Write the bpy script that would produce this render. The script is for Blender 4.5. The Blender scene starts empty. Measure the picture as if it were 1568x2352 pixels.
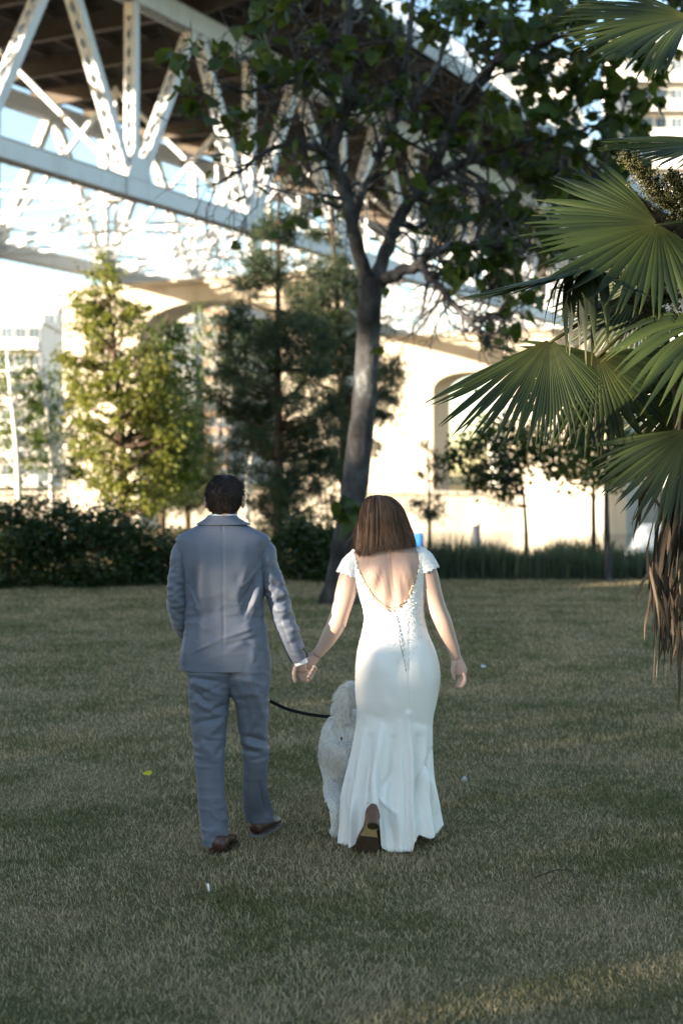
import bpy, math
import numpy as np
from mathutils import Vector, Matrix
rad = math.radians
sc = bpy.context.scene
col = sc.collection
rng = np.random.default_rng(7)

# ---------------------------------------------------------------- camera, sky, sun, exposure
CAMH = 1.84          # eye height of the photographer
F = 3267.0           # 50 mm lens measured in picture units (picture 1568 x 2352)
CX, HY = 784.0, 1090.0
def PX(x, y, Y):
    """a point of the place seen at picture position (x, y) and standing Y metres away"""
    return np.array([(x - CX) * Y / F, Y, CAMH + (HY - y) * Y / F])
cam_d = bpy.data.cameras.new('camera'); cam = bpy.data.objects.new('camera', cam_d); col.objects.link(cam)
cam.location = (0, 0, CAMH); cam.rotation_euler = (rad(90), 0, 0)
cam_d.sensor_fit = 'VERTICAL'; cam_d.sensor_height = 36; cam_d.sensor_width = 24; cam_d.lens = 50
cam_d.shift_y = -(1176 - HY) / 2352
cam_d.clip_end = 3000; cam_d.clip_start = 0.1
cam_d.dof.use_dof = True; cam_d.dof.focus_distance = 6.95; cam_d.dof.aperture_fstop = 2.0
sc.camera = cam
PHI, ELEV = rad(62), rad(9.0)
SUN = np.array([-math.sin(PHI) * math.cos(ELEV), -math.cos(PHI) * math.cos(ELEV), math.sin(ELEV)])
w = bpy.data.worlds.new('World'); sc.world = w; w.use_nodes = True
nt = w.node_tree
sky = nt.nodes.new('ShaderNodeTexSky'); sky.sky_type = 'NISHITA'; sky.sun_disc = False
sky.sun_elevation = ELEV; sky.sun_rotation = math.atan2(SUN[0], SUN[1])
sky.air_density = 1.0; sky.dust_density = 0.6; sky.ozone_density = 1.5
nt.links.new(sky.outputs[0], nt.nodes['Background'].inputs[0]); nt.nodes['Background'].inputs[1].default_value = 0.108
sun_d = bpy.data.lights.new('sun', 'SUN'); sun = bpy.data.objects.new('sun', sun_d); col.objects.link(sun)
sun_d.energy = 5.0; sun_d.angle = rad(0.53); sun_d.color = (1.0, 0.84, 0.64)
sun.rotation_euler = Vector((-SUN[0], -SUN[1], -SUN[2])).to_track_quat('-Z', 'Y').to_euler()
sc.view_settings.view_transform = 'Standard'; sc.view_settings.look = 'None'
sc.view_settings.exposure = 2.3; sc.view_settings.gamma = 1.0; sc.view_settings.use_curve_mapping = False
sc.render.engine = 'CYCLES'
sc.cycles.use_denoising = True
sc.cycles.max_bounces = 6; sc.cycles.transparent_max_bounces = 8
sc.cycles.diffuse_bounces = 3; sc.cycles.glossy_bounces = 2; sc.cycles.transmission_bounces = 3
sc.cycles.sample_clamp_indirect = 6.0

# ---------------------------------------------------------------- helpers: objects
def link_mesh(name, me, parent=None):
    o = bpy.data.objects.new(name, me); col.objects.link(o)
    if parent is not None: o.parent = parent
    return o
def base_of(o):
    b = np.zeros(3)
    while o is not None:
        b = b + np.array(o.location); o = o.parent
    return b
def tag(o, label=None, cat=None, group=None, kind=None):
    if label: o['label'] = label
    if cat: o['category'] = cat
    if group: o['group'] = group
    if kind: o['kind'] = kind
    return o
def thing(name, loc, label=None, cat=None, group=None, kind=None):
    o = bpy.data.objects.new(name, None); col.objects.link(o)
    o.location = tuple(float(c) for c in loc); o.empty_display_size = 0.2
    return tag(o, label, cat, group, kind)
def raw_mesh(name, V, Fc, mat=None, smooth=True, attrs=None, uv=None):
    """V (n,3); Fc: (m,k) int array, or a list of faces of any size"""
    V = np.asarray(V, dtype=np.float32)
    me = bpy.data.meshes.new(name)
    if isinstance(Fc, np.ndarray):
        m, k = Fc.shape
        me.vertices.add(len(V)); me.vertices.foreach_set('co', V.ravel())
        me.loops.add(m * k); me.loops.foreach_set('vertex_index', Fc.astype(np.int32).ravel())
        me.polygons.add(m); me.polygons.foreach_set('loop_start', (np.arange(m) * k).astype(np.int32))
        me.update(calc_edges=True)
    else:
        me.from_pydata(V.tolist(), [], [list(map(int, f)) for f in Fc]); me.update()
    me.validate()
    if smooth: me.polygons.foreach_set('use_smooth', np.ones(len(me.polygons), dtype=bool))
    if attrs:
        for k_, a in attrs.items():
            at = me.attributes.new(k_, 'FLOAT', 'POINT'); at.data.foreach_set('value', np.asarray(a, dtype=np.float32))
    if mat is not None:
        for m_ in (mat if isinstance(mat, (list, tuple)) else [mat]): me.materials.append(m_)
    return me
def mk(name, V, Fc, mat, parent=None, smooth=True, attrs=None, kind=None):
    V = np.asarray(V, dtype=np.float64)
    if parent is not None: V = V - base_of(parent)
    o = link_mesh(name, raw_mesh(name, V, Fc, mat, smooth, attrs), parent)
    if kind: o['kind'] = kind
    return o

class MB:
    """collects shapes into one mesh"""
    def __init__(s): s.V = []; s.F = []; s.n = 0; s.A = []
    def add(s, V, Fc, a=0.0):
        V = np.asarray(V, dtype=np.float64)
        s.V.append(V); s.F += [tuple(int(i) + s.n for i in f) for f in Fc]
        s.A.append(np.full(len(V), a) if np.isscalar(a) else np.asarray(a)); s.n += len(V)
        return s
    def box(s, c, hx, hy, hz, R=None, a=0.0):
        P = np.array([[x, y, z] for x in (-hx, hx) for y in (-hy, hy) for z in (-hz, hz)], dtype=float)
        if R is not None: P = P @ np.asarray(R).T
        return s.add(P + np.asarray(c), BOXF, a)
    def bar(s, p, q, w1, w2, side, a=0.0):
        """square bar from p to q; w1 wide along `side`, w2 along the third axis"""
        p = np.asarray(p, float); q = np.asarray(q, float)
        d = q - p; d = d / (np.linalg.norm(d) + 1e-12)
        e = np.asarray(side, float); e = e - d * (e @ d); e /= np.linalg.norm(e) + 1e-12
        g = np.cross(d, e)
        P = np.array([b + e * sx * w1 / 2 + g * sy * w2 / 2 for b in (p, q) for sx in (-1, 1) for sy in (-1, 1)])
        return s.add(P, [(0, 1, 3, 2), (4, 6, 7, 5), (0, 4, 5, 1), (2, 3, 7, 6), (0, 2, 6, 4), (1, 5, 7, 3)], a)
    def tube(s, pts, r, n=8, a=0.0, caps=True):
        V, Fc = tube(pts, r, n, caps); return s.add(V, Fc, a)
    def build(s, name, mat, parent=None, smooth=False, kind=None):
        if not s.V: return None
        return mk(name, np.concatenate(s.V), s.F, mat, parent, smooth, {'rnd': np.concatenate(s.A)}, kind)
BOXF = [(0, 1, 3, 2), (4, 6, 7, 5), (0, 4, 5, 1), (2, 3, 7, 6), (0, 2, 6, 4), (1, 5, 7, 3)]
def unit(v):
    v = np.asarray(v, float); return v / (np.linalg.norm(v) + 1e-12)
def frames(P):
    """parallel-transported side vectors along a polyline"""
    P = np.asarray(P, float); T = np.gradient(P, axis=0); T /= np.linalg.norm(T, axis=1)[:, None] + 1e-12
    a = np.array([1.0, 0, 0]) if abs(T[0][0]) < 0.8 else np.array([0, 1.0, 0])
    E = []; e = unit(a - T[0] * (a @ T[0]))
    for t in T:
        e = unit(e - t * (e @ t)); E.append(e)
    E = np.array(E); G = np.cross(T, E)
    return T, E, G
def tube(pts, r, n=8, caps=True, r2=None):
    P = np.asarray(pts, float); m = len(P)
    r = np.broadcast_to(np.asarray(r, float), (m,)); r2 = r if r2 is None else np.broadcast_to(np.asarray(r2, float), (m,))
    T, E, G = frames(P)
    th = np.arange(n) * 2 * math.pi / n
    V = P[:, None, :] + E[:, None, :] * (np.cos(th)[None, :, None] * r[:, None, None]) + G[:, None, :] * (np.sin(th)[None, :, None] * r2[:, None, None])
    V = V.reshape(-1, 3)
    Fc = grid_faces(m, n)
    if caps: Fc = Fc + [tuple(range(n - 1, -1, -1)), tuple(range((m - 1) * n, m * n))]
    return V, Fc
def grid_faces(m, n, closed=True):
    Fc = []
    for i in range(m - 1):
        for j in range(n if closed else n - 1):
            k = (j + 1) % n
            Fc.append((i * n + j, i * n + k, (i + 1) * n + k, (i + 1) * n + j))
    return Fc
def smooth_path(pts, n):
    """Catmull-Rom through the points (any dimension), n samples"""
    P = np.asarray(pts, float); m = len(P)
    d = np.r_[0, np.cumsum(np.linalg.norm(np.diff(P[:, :3], axis=0), axis=1) + 1e-9)]
    M = np.gradient(P, d, axis=0) if m > 2 else np.repeat((P[1:] - P[:1]) / d[-1], m, 0)
    t = np.linspace(0, d[-1], n); i = np.clip(np.searchsorted(d, t, side='right') - 1, 0, m - 2)
    h = d[i + 1] - d[i]; u = ((t - d[i]) / h)[:, None]; h = h[:, None]
    return ((2 * u**3 - 3 * u**2 + 1) * P[i] + (u**3 - 2 * u**2 + u) * h * M[i] + (-2 * u**3 + 3 * u**2) * P[i + 1] + (u**3 - u**2) * h * M[i + 1])
def interp_rows(rows, ys):
    R = np.asarray(rows, float); y = R[:, 0]
    M = np.gradient(R[:, 1:], y, axis=0) if len(R) > 2 else np.repeat((R[1:, 1:] - R[:1, 1:]) / (y[1] - y[0]), 2, 0)
    ys = np.asarray(ys, float); i = np.clip(np.searchsorted(y, ys, side='right') - 1, 0, len(R) - 2)
    h = y[i + 1] - y[i]; u = ((ys - y[i]) / h)[:, None]; h = h[:, None]; A = R[:, 1:]
    return ((2 * u**3 - 3 * u**2 + 1) * A[i] + (u**3 - 2 * u**2 + u) * h * M[i] + (-2 * u**3 + 3 * u**2) * A[i + 1] + (u**3 - u**2) * h * M[i + 1])
def vnoise(P, scale, seed=0):
    """smooth value noise in [-1,1] for points (n,3)"""
    Q = np.asarray(P, float) * scale + seed * 17.3
    I = np.floor(Q).astype(np.int64); f = Q - I; f = f * f * (3 - 2 * f)
    def h(a, b, c):
        n = (a * 374761393 + b * 668265263 + c * 2147483647 + seed * 974711) & 0x7fffffff
        n = (n ^ (n >> 13)) * 1274126177 & 0x7fffffff
        return ((n ^ (n >> 16)) & 0xffff) / 32767.5 - 1
    out = 0
    for dx in (0, 1):
        for dy in (0, 1):
            for dz in (0, 1):
                wgt = (f[:, 0] if dx else 1 - f[:, 0]) * (f[:, 1] if dy else 1 - f[:, 1]) * (f[:, 2] if dz else 1 - f[:, 2])
                out = out + wgt * h(I[:, 0] + dx, I[:, 1] + dy, I[:, 2] + dz)
    return out
def rot_to(d, up=(0, 0, 1)):
    """matrix whose columns are x=side, y=d, z=normal"""
    d = unit(d); s_ = np.cross(d, np.asarray(up, float))
    if np.linalg.norm(s_) < 1e-3: s_ = np.cross(d, np.array([1.0, 0, 0]))
    s_ = unit(s_); return np.stack([s_, d, np.cross(s_, d)], 1)
def rand_rot(k, r=rng):
    q = r.normal(size=(k, 4)); q /= np.linalg.norm(q, axis=1)[:, None]; a, b, c, d = q.T
    return np.stack([np.stack([1 - 2 * (c * c + d * d), 2 * (b * c - a * d), 2 * (b * d + a * c)], 1),
                     np.stack([2 * (b * c + a * d), 1 - 2 * (b * b + d * d), 2 * (c * d - a * b)], 1),
                     np.stack([2 * (b * d - a * c), 2 * (c * d + a * b), 1 - 2 * (b * b + c * c)], 1)], 1)
def scatter(tv, tf, pos, R, scale):
    """copies of a small template (tv, tf) at pos with rotation matrices R (k,3,3) and sizes"""
    tv = np.asarray(tv, float); tf = np.asarray(tf); k = len(pos)
    V = np.einsum('kij,vj->kvi', R, tv) * np.asarray(scale).reshape(k, 1, -1) + np.asarray(pos)[:, None, :]
    Fc = tf[None] + (np.arange(k) * len(tv))[:, None, None]
    return V.reshape(-1, 3), Fc.reshape(-1, tf.shape[1])

# ---------------------------------------------------------------- helpers: materials
class NT:
    def __init__(s, name):
        s.m = bpy.data.materials.new(name); s.m.use_nodes = True; s.t = s.m.node_tree
        s.b = s.t.nodes['Principled BSDF']; s.out = s.t.nodes['Material Output']
    def n(s, kind, **kw):
        nd = s.t.nodes.new(kind)
        for k, v in kw.items():
            if k in nd.inputs: nd.inputs[k].default_value = v
            else: setattr(nd, k, v)
        return nd
    def l(s, a, b): s.t.links.new(a, b)
    def coord(s, which='Object'):
        return s.n('ShaderNodeTexCoord').outputs[which]
    def noise(s, scale, detail=3, rough=0.55, vec=None, stretch=None, which='Object'):
        v = vec if vec is not None else s.coord(which)
        if stretch is not None:
            mp = s.n('ShaderNodeMapping'); mp.inputs['Scale'].default_value = stretch; s.l(v, mp.inputs[0]); v = mp.outputs[0]
        nz = s.n('ShaderNodeTexNoise', Scale=scale, Detail=detail, Roughness=rough); s.l(v, nz.inputs['Vector'])
        return nz.outputs[0]
    def ramp(s, fac, stops):
        r = s.n('ShaderNodeValToRGB'); e = r.color_ramp.elements
        while len(e) < len(stops): e.new(0.5)
        for el, (p, c) in zip(e, stops):
            el.position = p; el.color = (c[0], c[1], c[2], 1) if not np.isscalar(c) else (c, c, c, 1)
        s.l(fac, r.inputs[0]); return r.outputs[0]
    def mix(s, fac, a, b, mode='MIX'):
        m = s.n('ShaderNodeMix', data_type='RGBA', blend_type=mode)
        if np.isscalar(fac): m.inputs[0].default_value = fac
        else: s.l(fac, m.inputs[0])
        for i, x in ((6, a), (7, b)):
            if isinstance(x, (tuple, list)): m.inputs[i].default_value = (*x[:3], 1)
            else: s.l(x, m.inputs[i])
        return m.outputs[2]
    def math(s, op, a, b=0.0):
        m = s.n('ShaderNodeMath', operation=op)
        for i, x in ((0, a), (1, b)):
            if np.isscalar(x): m.inputs[i].default_value = x
            else: s.l(x, m.inputs[i])
        return m.outputs[0]
    def bump(s, h, strength=0.3, dist=0.01):
        b = s.n('ShaderNodeBump', Strength=strength, Distance=dist); s.l(h, b.inputs['Height']); s.l(b.outputs[0], s.b.inputs['Normal'])
    def base(s, c, rough=0.6, spec=0.5, metal=0.0):
        if isinstance(c, (tuple, list)): s.b.inputs['Base Color'].default_value = (*c[:3], 1)
        else: s.l(c, s.b.inputs['Base Color'])
        s.b.inputs['Roughness'].default_value = rough; s.b.inputs['Specular IOR Level'].default_value = spec; s.b.inputs['Metallic'].default_value = metal
        return s
    def rnd(s):
        """per-piece random number: mesh attribute plus object random"""
        a = s.n('ShaderNodeAttribute', attribute_name='rnd'); o = s.n('ShaderNodeObjectInfo')
        return s.math('FRACT', s.math('ADD', a.outputs['Fac'], o.outputs['Random']))
def leaf_mat(name, c0, c1, c2, trans=0.35, rough=0.45, spec=0.4, patch=None):
    s = NT(name); r = s.rnd()
    c = s.ramp(r, [(0.0, c0), (0.5, c1), (1.0, c2)])
    nz = s.noise(0.9, 2); c = s.mix(s.math('MULTIPLY', nz, 0.55), c, tuple(x * 0.62 for x in c0))
    s.base(c, rough, spec)
    tr = s.n('ShaderNodeBsdfTranslucent'); s.l(s.mix(0.35, c, (0.35, 0.42, 0.04)), tr.inputs[0])
    mx = s.n('ShaderNodeMixShader'); mx.inputs[0].default_value = trans
    s.l(s.b.outputs[0], mx.inputs[1]); s.l(tr.outputs[0], mx.inputs[2]); s.l(mx.outputs[0], s.out.inputs[0])
    return s.m
def plain(name, c, rough=0.6, spec=0.4, metal=0.0, var=0.15, scale=6.0, bump=0.0, bscale=60.0):
    s = NT(name); nz = s.noise(scale, 4)
    s.base(s.mix(nz, tuple(x * (1 - var) for x in c), tuple(min(1, x * (1 + var)) for x in c)), rough, spec, metal)
    if bump: s.bump(s.noise(bscale, 3), bump, 0.01)
    return s.m
M = {}
s = NT('lawn_soil')
c = s.ramp(s.noise(0.95, 5, 0.62), [(0.36, (0.130, 0.120, 0.045)), (0.50, (0.19, 0.160, 0.070)), (0.64, (0.275, 0.21, 0.11))])
c = s.mix(s.ramp(s.noise(120, 3, 0.7), [(0.42, 0.0), (0.6, 0.85)]), c, (0.05, 0.042, 0.024)); s.base(c, 0.95, 0.1); s.bump(s.noise(60, 4), 0.8, 0.03); M['soil'] = s.m
def grass_mat(name, far=False):
    s = NT(name); r = s.rnd()
    green = s.ramp(r, [(0.0, (0.082, 0.080, 0.026)), (0.5, (0.160, 0.154, 0.052)), (1.0, (0.29, 0.265, 0.11))])
    straw = s.ramp(r, [(0.0, (0.20, 0.15, 0.072)), (0.5, (0.38, 0.295, 0.16)), (1.0, (0.60, 0.48, 0.30))])
    big = s.noise(0.95, 5, 0.62); sm = s.noise(4.2, 3, 0.6)
    mask = s.math('ADD', s.math('MULTIPLY', big, 0.75), s.math('MULTIPLY', sm, 0.35))
    mk_ = s.ramp(s.math('ADD', mask, s.math('MULTIPLY', r, 0.14)), [(0.51, 0.0), (0.67, 1.0)])
    c = s.mix(mk_, green, straw); s.base(c, 0.7, 0.25)
    tr = s.n('ShaderNodeBsdfTranslucent'); s.l(c, tr.inputs[0]); mx = s.n('ShaderNodeMixShader'); mx.inputs[0].default_value = 0.25
    s.l(s.b.outputs[0], mx.inputs[1]); s.l(tr.outputs[0], mx.inputs[2]); s.l(mx.outputs[0], s.out.inputs[0]); return s.m
M['grass'] = grass_mat('grass_blades')
s = NT('grey_bark'); g = s.coord('Object')
a = s.noise(3.0, 5, 0.65, g, (1, 1, 0.6)); b = s.noise(14, 4, 0.7, g, (1, 1, 0.35))
c = s.ramp(a, [(0.36, (0.010, 0.010, 0.010)), (0.48, (0.045, 0.046, 0.048)), (0.59, (0.090, 0.093, 0.098)), (0.69, (0.25, 0.265, 0.265))])
c = s.mix(s.math('MULTIPLY', b, 0.7), c, (0.035, 0.032, 0.03)); s.base(c, 0.9, 0.2); s.bump(b, 0.9, 0.03); M['bark'] = s.m
s = NT('pine_bark'); b = s.noise(9, 5, 0.7, None, (1, 1, 0.25)); s.base(s.ramp(b, [(0.3, (0.025, 0.018, 0.013)), (0.7, (0.12, 0.085, 0.06))]), 0.95, 0.15); s.bump(b, 1.0, 0.05); M['pbark'] = s.m
s = NT('birch_bark'); b = s.noise(4, 4, 0.7, None, (0.6, 0.6, 2.2)); s.base(s.ramp(b, [(0.34, (0.05, 0.045, 0.04)), (0.44, (0.55, 0.52, 0.47)), (0.8, (0.75, 0.72, 0.66))]), 0.7, 0.3); M['birch'] = s.m
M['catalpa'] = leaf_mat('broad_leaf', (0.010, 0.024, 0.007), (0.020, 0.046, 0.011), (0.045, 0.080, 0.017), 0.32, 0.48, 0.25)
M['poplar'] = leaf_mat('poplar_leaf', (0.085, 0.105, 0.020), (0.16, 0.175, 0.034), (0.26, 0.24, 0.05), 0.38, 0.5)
M['birchleaf'] = leaf_mat('birch_leaf', (0.040, 0.075, 0.016), (0.085, 0.130, 0.028), (0.15, 0.19, 0.04), 0.36, 0.5)
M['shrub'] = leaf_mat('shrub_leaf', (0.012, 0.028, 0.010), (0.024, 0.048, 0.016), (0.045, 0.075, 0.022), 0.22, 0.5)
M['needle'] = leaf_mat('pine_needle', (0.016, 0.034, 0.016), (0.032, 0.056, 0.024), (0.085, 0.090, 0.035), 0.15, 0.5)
M['reed'] = leaf_mat('reed_blade', (0.026, 0.052, 0.036), (0.048, 0.082, 0.058), (0.12, 0.125, 0.075), 0.25, 0.55)
M['shade'] = leaf_mat('added_tree_leaf', (0.03, 0.06, 0.015), (0.05, 0.09, 0.02), (0.08, 0.12, 0.03), 0.10, 0.5)
s = NT('palm_leaf'); r = s.rnd()
c = s.ramp(r, [(0.0, (0.012, 0.021, 0.006)), (0.5, (0.023, 0.037, 0.010)), (1.0, (0.042, 0.058, 0.014))])
at = s.n('ShaderNodeAttribute', attribute_name='tip'); c = s.mix(s.ramp(at.outputs['Fac'], [(0.0, 0.55), (0.16, 0.15), (0.5, 0.0), (0.93, 0.0), (1.0, 0.8)]), c, (0.11, 0.105, 0.025))
s.base(c, 0.45, 0.32); s.bump(s.noise(220, 2), 0.15, 0.003)
tr = s.n('ShaderNodeBsdfTranslucent'); s.l(c, tr.inputs[0]); mx = s.n('ShaderNodeMixShader'); mx.inputs[0].default_value = 0.28
s.l(s.b.outputs[0], mx.inputs[1]); s.l(tr.outputs[0], mx.inputs[2]); s.l(mx.outputs[0], s.out.inputs[0]); M['palm'] = s.m
s = NT('dead_palm_leaf'); s.base(s.ramp(s.rnd(), [(0.0, (0.022, 0.016, 0.012)), (0.6, (0.070, 0.052, 0.038)), (1.0, (0.19, 0.145, 0.10))]), 0.8, 0.2); M['dead'] = s.m
s = NT('palm_flower'); s.base(s.ramp(s.rnd(), [(0.0, (0.040, 0.044, 0.018)), (1.0, (0.15, 0.145, 0.065))]), 0.8, 0.2); M['flower'] = s.m
M['fibre'] = plain('palm_trunk_fibre', (0.055, 0.036, 0.022), 0.95, 0.1, 0, 0.5, 30, 1.0, 90)
s = NT('white_bridge_paint'); st = s.noise(1.2, 5, 0.65, None, (1, 1, 0.3)); fine = s.noise(7, 4)
c = s.mix(s.ramp(st, [(0.50, 0.0), (0.75, 0.55)]), (0.60, 0.63, 0.66), (0.38, 0.38, 0.37))
c = s.mix(s.ramp(fine, [(0.62, 0.0), (0.78, 0.5)]), c, (0.22, 0.15, 0.10)); s.base(c, 0.55, 0.4); M['steel'] = s.m
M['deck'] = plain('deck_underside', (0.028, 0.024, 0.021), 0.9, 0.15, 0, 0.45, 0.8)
s = NT('stained_concrete'); st = s.noise(0.5, 6, 0.65, None, (1, 1, 0.25)); f2 = s.noise(6, 4)
c = s.ramp(st, [(0.3, (0.38, 0.33, 0.26)), (0.55, (0.50, 0.445, 0.365)), (0.75, (0.56, 0.51, 0.43))]); c = s.mix(s.math('MULTIPLY', f2, 0.35), c, (0.24, 0.21, 0.17)); s.base(c, 0.85, 0.2); s.bump(f2, 0.3, 0.03); M['concrete'] = s.m
# ---------------------------------------------------------------- ground, grass, water
def sst(a, b, x):
    t = np.clip((x - a) / (b - a), 0, 1); return t * t * (3 - 2 * t)
def shore(X): return 27.0 + 22.0 * (1 - sst(-2.0, 3.0, X))
def ground_z(X, Y):
    e = shore(X)
    z = -4.0 * sst(0.0, 5.0, Y - e)
    z = np.where(Y > 111.0, 0.4, z)
    return z + 0.012 * np.sin(X * 1.1 + 1.3) * np.cos(Y * 0.8) * (Y < 26)
gx = np.unique(np.r_[np.linspace(-1200, -60, 12), np.linspace(-60, -14, 16), np.linspace(-14, 14, 90), np.linspace(14, 60, 16), np.linspace(60, 1200, 12)])
gy = np.unique(np.r_[np.linspace(-300, 0, 12), np.linspace(0, 60, 160), np.linspace(60, 110.9, 10), 111.1, np.linspace(112, 2000, 20)])
GX, GY = np.meshgrid(gx, gy)
GV = np.stack([GX, GY, ground_z(GX, GY)], -1).reshape(-1, 3)
o = mk('ground', GV, grid_faces(len(gy), len(gx), False), M['soil']); tag(o, kind='structure')
s = NT('harbour_water'); s.base((0.03, 0.05, 0.055), 0.08, 0.5); s.bump(s.noise(0.9, 4, 0.6, None, (1, 0.5, 1)), 0.35, 0.25); M['water'] = s.m
o = mk('water', [(-1000, 28, -2.6), (1000, 28, -2.6), (1000, 111, -2.6), (-1000, 111, -2.6)], [(0, 1, 2, 3)], M['water'], smooth=False); tag(o, kind='structure')

def grass(Y0, Y1, dens, hmin, hmax, wid, seg, lean):
    A = []; Ys = np.arange(Y0, Y1, 0.25)
    for y in Ys:
        hw = 0.2405 * (y + 0.25) * 1.04 + 0.12
        k = int(2 * hw * 0.25 * dens(y)); A.append(np.stack([rng.uniform(-hw, hw, k), rng.uniform(y, y + 0.25, k)], 1))
    P = np.concatenate(A); P = P[P[:, 1] < shore(P[:, 0]) - 1.5]
    k = len(P)
    cl = vnoise(np.c_[P, np.zeros(k)], 2.1, 3) * 0.5 + 0.5; fine = vnoise(np.c_[P, np.zeros(k)], 14, 5) * 0.5 + 0.5
    h = rng.uniform(hmin, hmax, k) * (0.55 + 0.55 * cl + 0.35 * fine)
    th = rng.uniform(0, 2 * math.pi, k) * 0.75 + 2.2 * vnoise(np.c_[P, np.zeros(k)], 1.3, 9)
    ln = np.clip(rng.normal(lean, 0.35, k), 0.05, 1.5)
    d = np.stack([np.cos(th), np.sin(th), np.zeros(k)], 1)
    up = np.array([0, 0, 1.0])
    fa = rng.uniform(0, 2 * math.pi, k); sd = np.stack([np.cos(fa), np.sin(fa), np.zeros(k)], 1)
    B = np.c_[P, ground_z(P[:, 0], P[:, 1]) - 0.004]
    wd = (wid(P[:, 1]) * rng.uniform(0.7, 1.3, k))[:, None]
    mid = B + up * (h * 0.55 * np.cos(ln * 0.5))[:, None] + d * (h * 0.55 * np.sin(ln * 0.5))[:, None]
    tip = mid + up * (h * 0.5 * np.cos(ln))[:, None] + d * (h * 0.5 * np.sin(ln))[:, None]
    r = rng.uniform(0, 1, k)
    if seg == 2:
        V = np.stack([B - sd * wd / 2, B + sd * wd / 2, mid + sd * wd * 0.42, mid - sd * wd * 0.42, tip], 1).reshape(-1, 3)
        i = np.arange(k) * 5; Fc = np.stack([np.stack([i, i + 1, i + 2], 1), np.stack([i, i + 2, i + 3], 1), np.stack([i + 3, i + 2, i + 4], 1)], 1).reshape(-1, 3)
        return V, Fc, np.repeat(r, 5)
    V = np.stack([B - sd * wd / 2, B + sd * wd / 2, tip], 1).reshape(-1, 3)
    i = np.arange(k) * 3
    return V, np.stack([i, i + 1, i + 2], 1), np.repeat(r, 3)
V1, F1, r1 = grass(4.3, 9.0, lambda y: 8600 * (6.0 / y) ** 1.0, 0.016, 0.037, lambda y: 0.0024 + 0.00018 * y, 2, 0.95)
V2, F2, r2 = grass(9.0, 29.0, lambda y: 3000 * (10.0 / y) ** 1.5, 0.018, 0.040, lambda y: 0.0030 + 0.00042 * y, 1, 0.6)
V = np.r_[V1, V2]; Fc = np.r_[F1, F2 + len(V1)]
o = mk('grass', V, Fc, M['grass'], smooth=False, attrs={'rnd': np.r_[r1, r2]})
tag(o, 'short dry mown lawn grass, patches of green and straw', 'grass', kind='stuff')

# ---------------------------------------------------------------- bridge
TH = math.atan(0.507)
U = np.array([math.sin(TH), math.cos(TH), 0]); N = np.array([math.cos(TH), -math.sin(TH), 0]); ZUP = np.array([0, 0, 1.0])
def B(s_, t, z): return N * s_ + U * t + ZUP * z
SN, SF, ZB, ZT = -35.0, -50.7, 13.84, 22.14
LP, T0 = 9.7, 49.5
bridge = thing('truss_bridge', B(-42, 60, 0), 'white steel deck truss road bridge crossing overhead above the trees', 'bridge')
def laced(name, p, q, w=0.40, d=0.54, lace=True, pitch=0.70):
    p = np.asarray(p); q = np.asarray(q); dr = unit(q - p); g = unit(np.cross(dr, N)); L = np.linalg.norm(q - p)
    m = MB()
    for sg in (-1, 1):
        m.bar(p + N * sg * d / 2, q + N * sg * d / 2, 0.05, w, N)
        for e in (-1, 1):   # channel lips
            m.bar(p + N * sg * (d / 2 - 0.075) + g * e * (w / 2 - 0.02), q + N * sg * (d / 2 - 0.075) + g * e * (w / 2 - 0.02), 0.10, 0.03, N)
    for f0, f1 in ((0.0, 0.09), (0.91, 1.0)):   # stay plates
        for e in (-1, 1):
            m.bar(p + dr * L * f0 + g * e * (w / 2 + 0.012), p + dr * L * f1 + g * e * (w / 2 + 0.012), d - 0.02, 0.02, N)
    o = m.build(name, M['steel'], bridge)
    if lace:
        m = MB(); k = max(2, int(L * 0.82 / pitch)); st = L * 0.82 / k
        for e in (-1, 1):
            for i in range(k):
                a = p + dr * (L * 0.09 + i * st) + g * e * (w / 2 + 0.014); b = a + dr * st
                m.bar(a - N * d * 0.45, b + N * d * 0.45, 0.085, 0.02, np.cross(unit(b - a + N * d * 0.9), g))
                m.bar(a + N * d * 0.45 + g * e * 0.02, b - N * d * 0.45 + g * e * 0.02, 0.085, 0.02, np.cross(unit(b - a - N * d * 0.9), g))
        m.build('lacing', M['steel'], o)
    return o
def lattice(name, p, q, dep=0.55, zig=True, n=12):
    p = np.asarray(p); q = np.asarray(q); m = MB()
    for e in (-1, 1): m.bar(p + ZUP * e * dep / 2, q + ZUP * e * dep / 2, 0.19, 0.10, np.cross(ZUP, unit(q - p)))
    if zig:
        P = [p + (q - p) * i / n + ZUP * dep / 2 * (1 if i % 2 else -1) for i in range(n + 1)]
        for a, b in zip(P[:-1], P[1:]): m.bar(a, b, 0.07, 0.05, np.cross(ZUP, unit(q - p)))
    return m.build(name, M['steel'], bridge)
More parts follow.
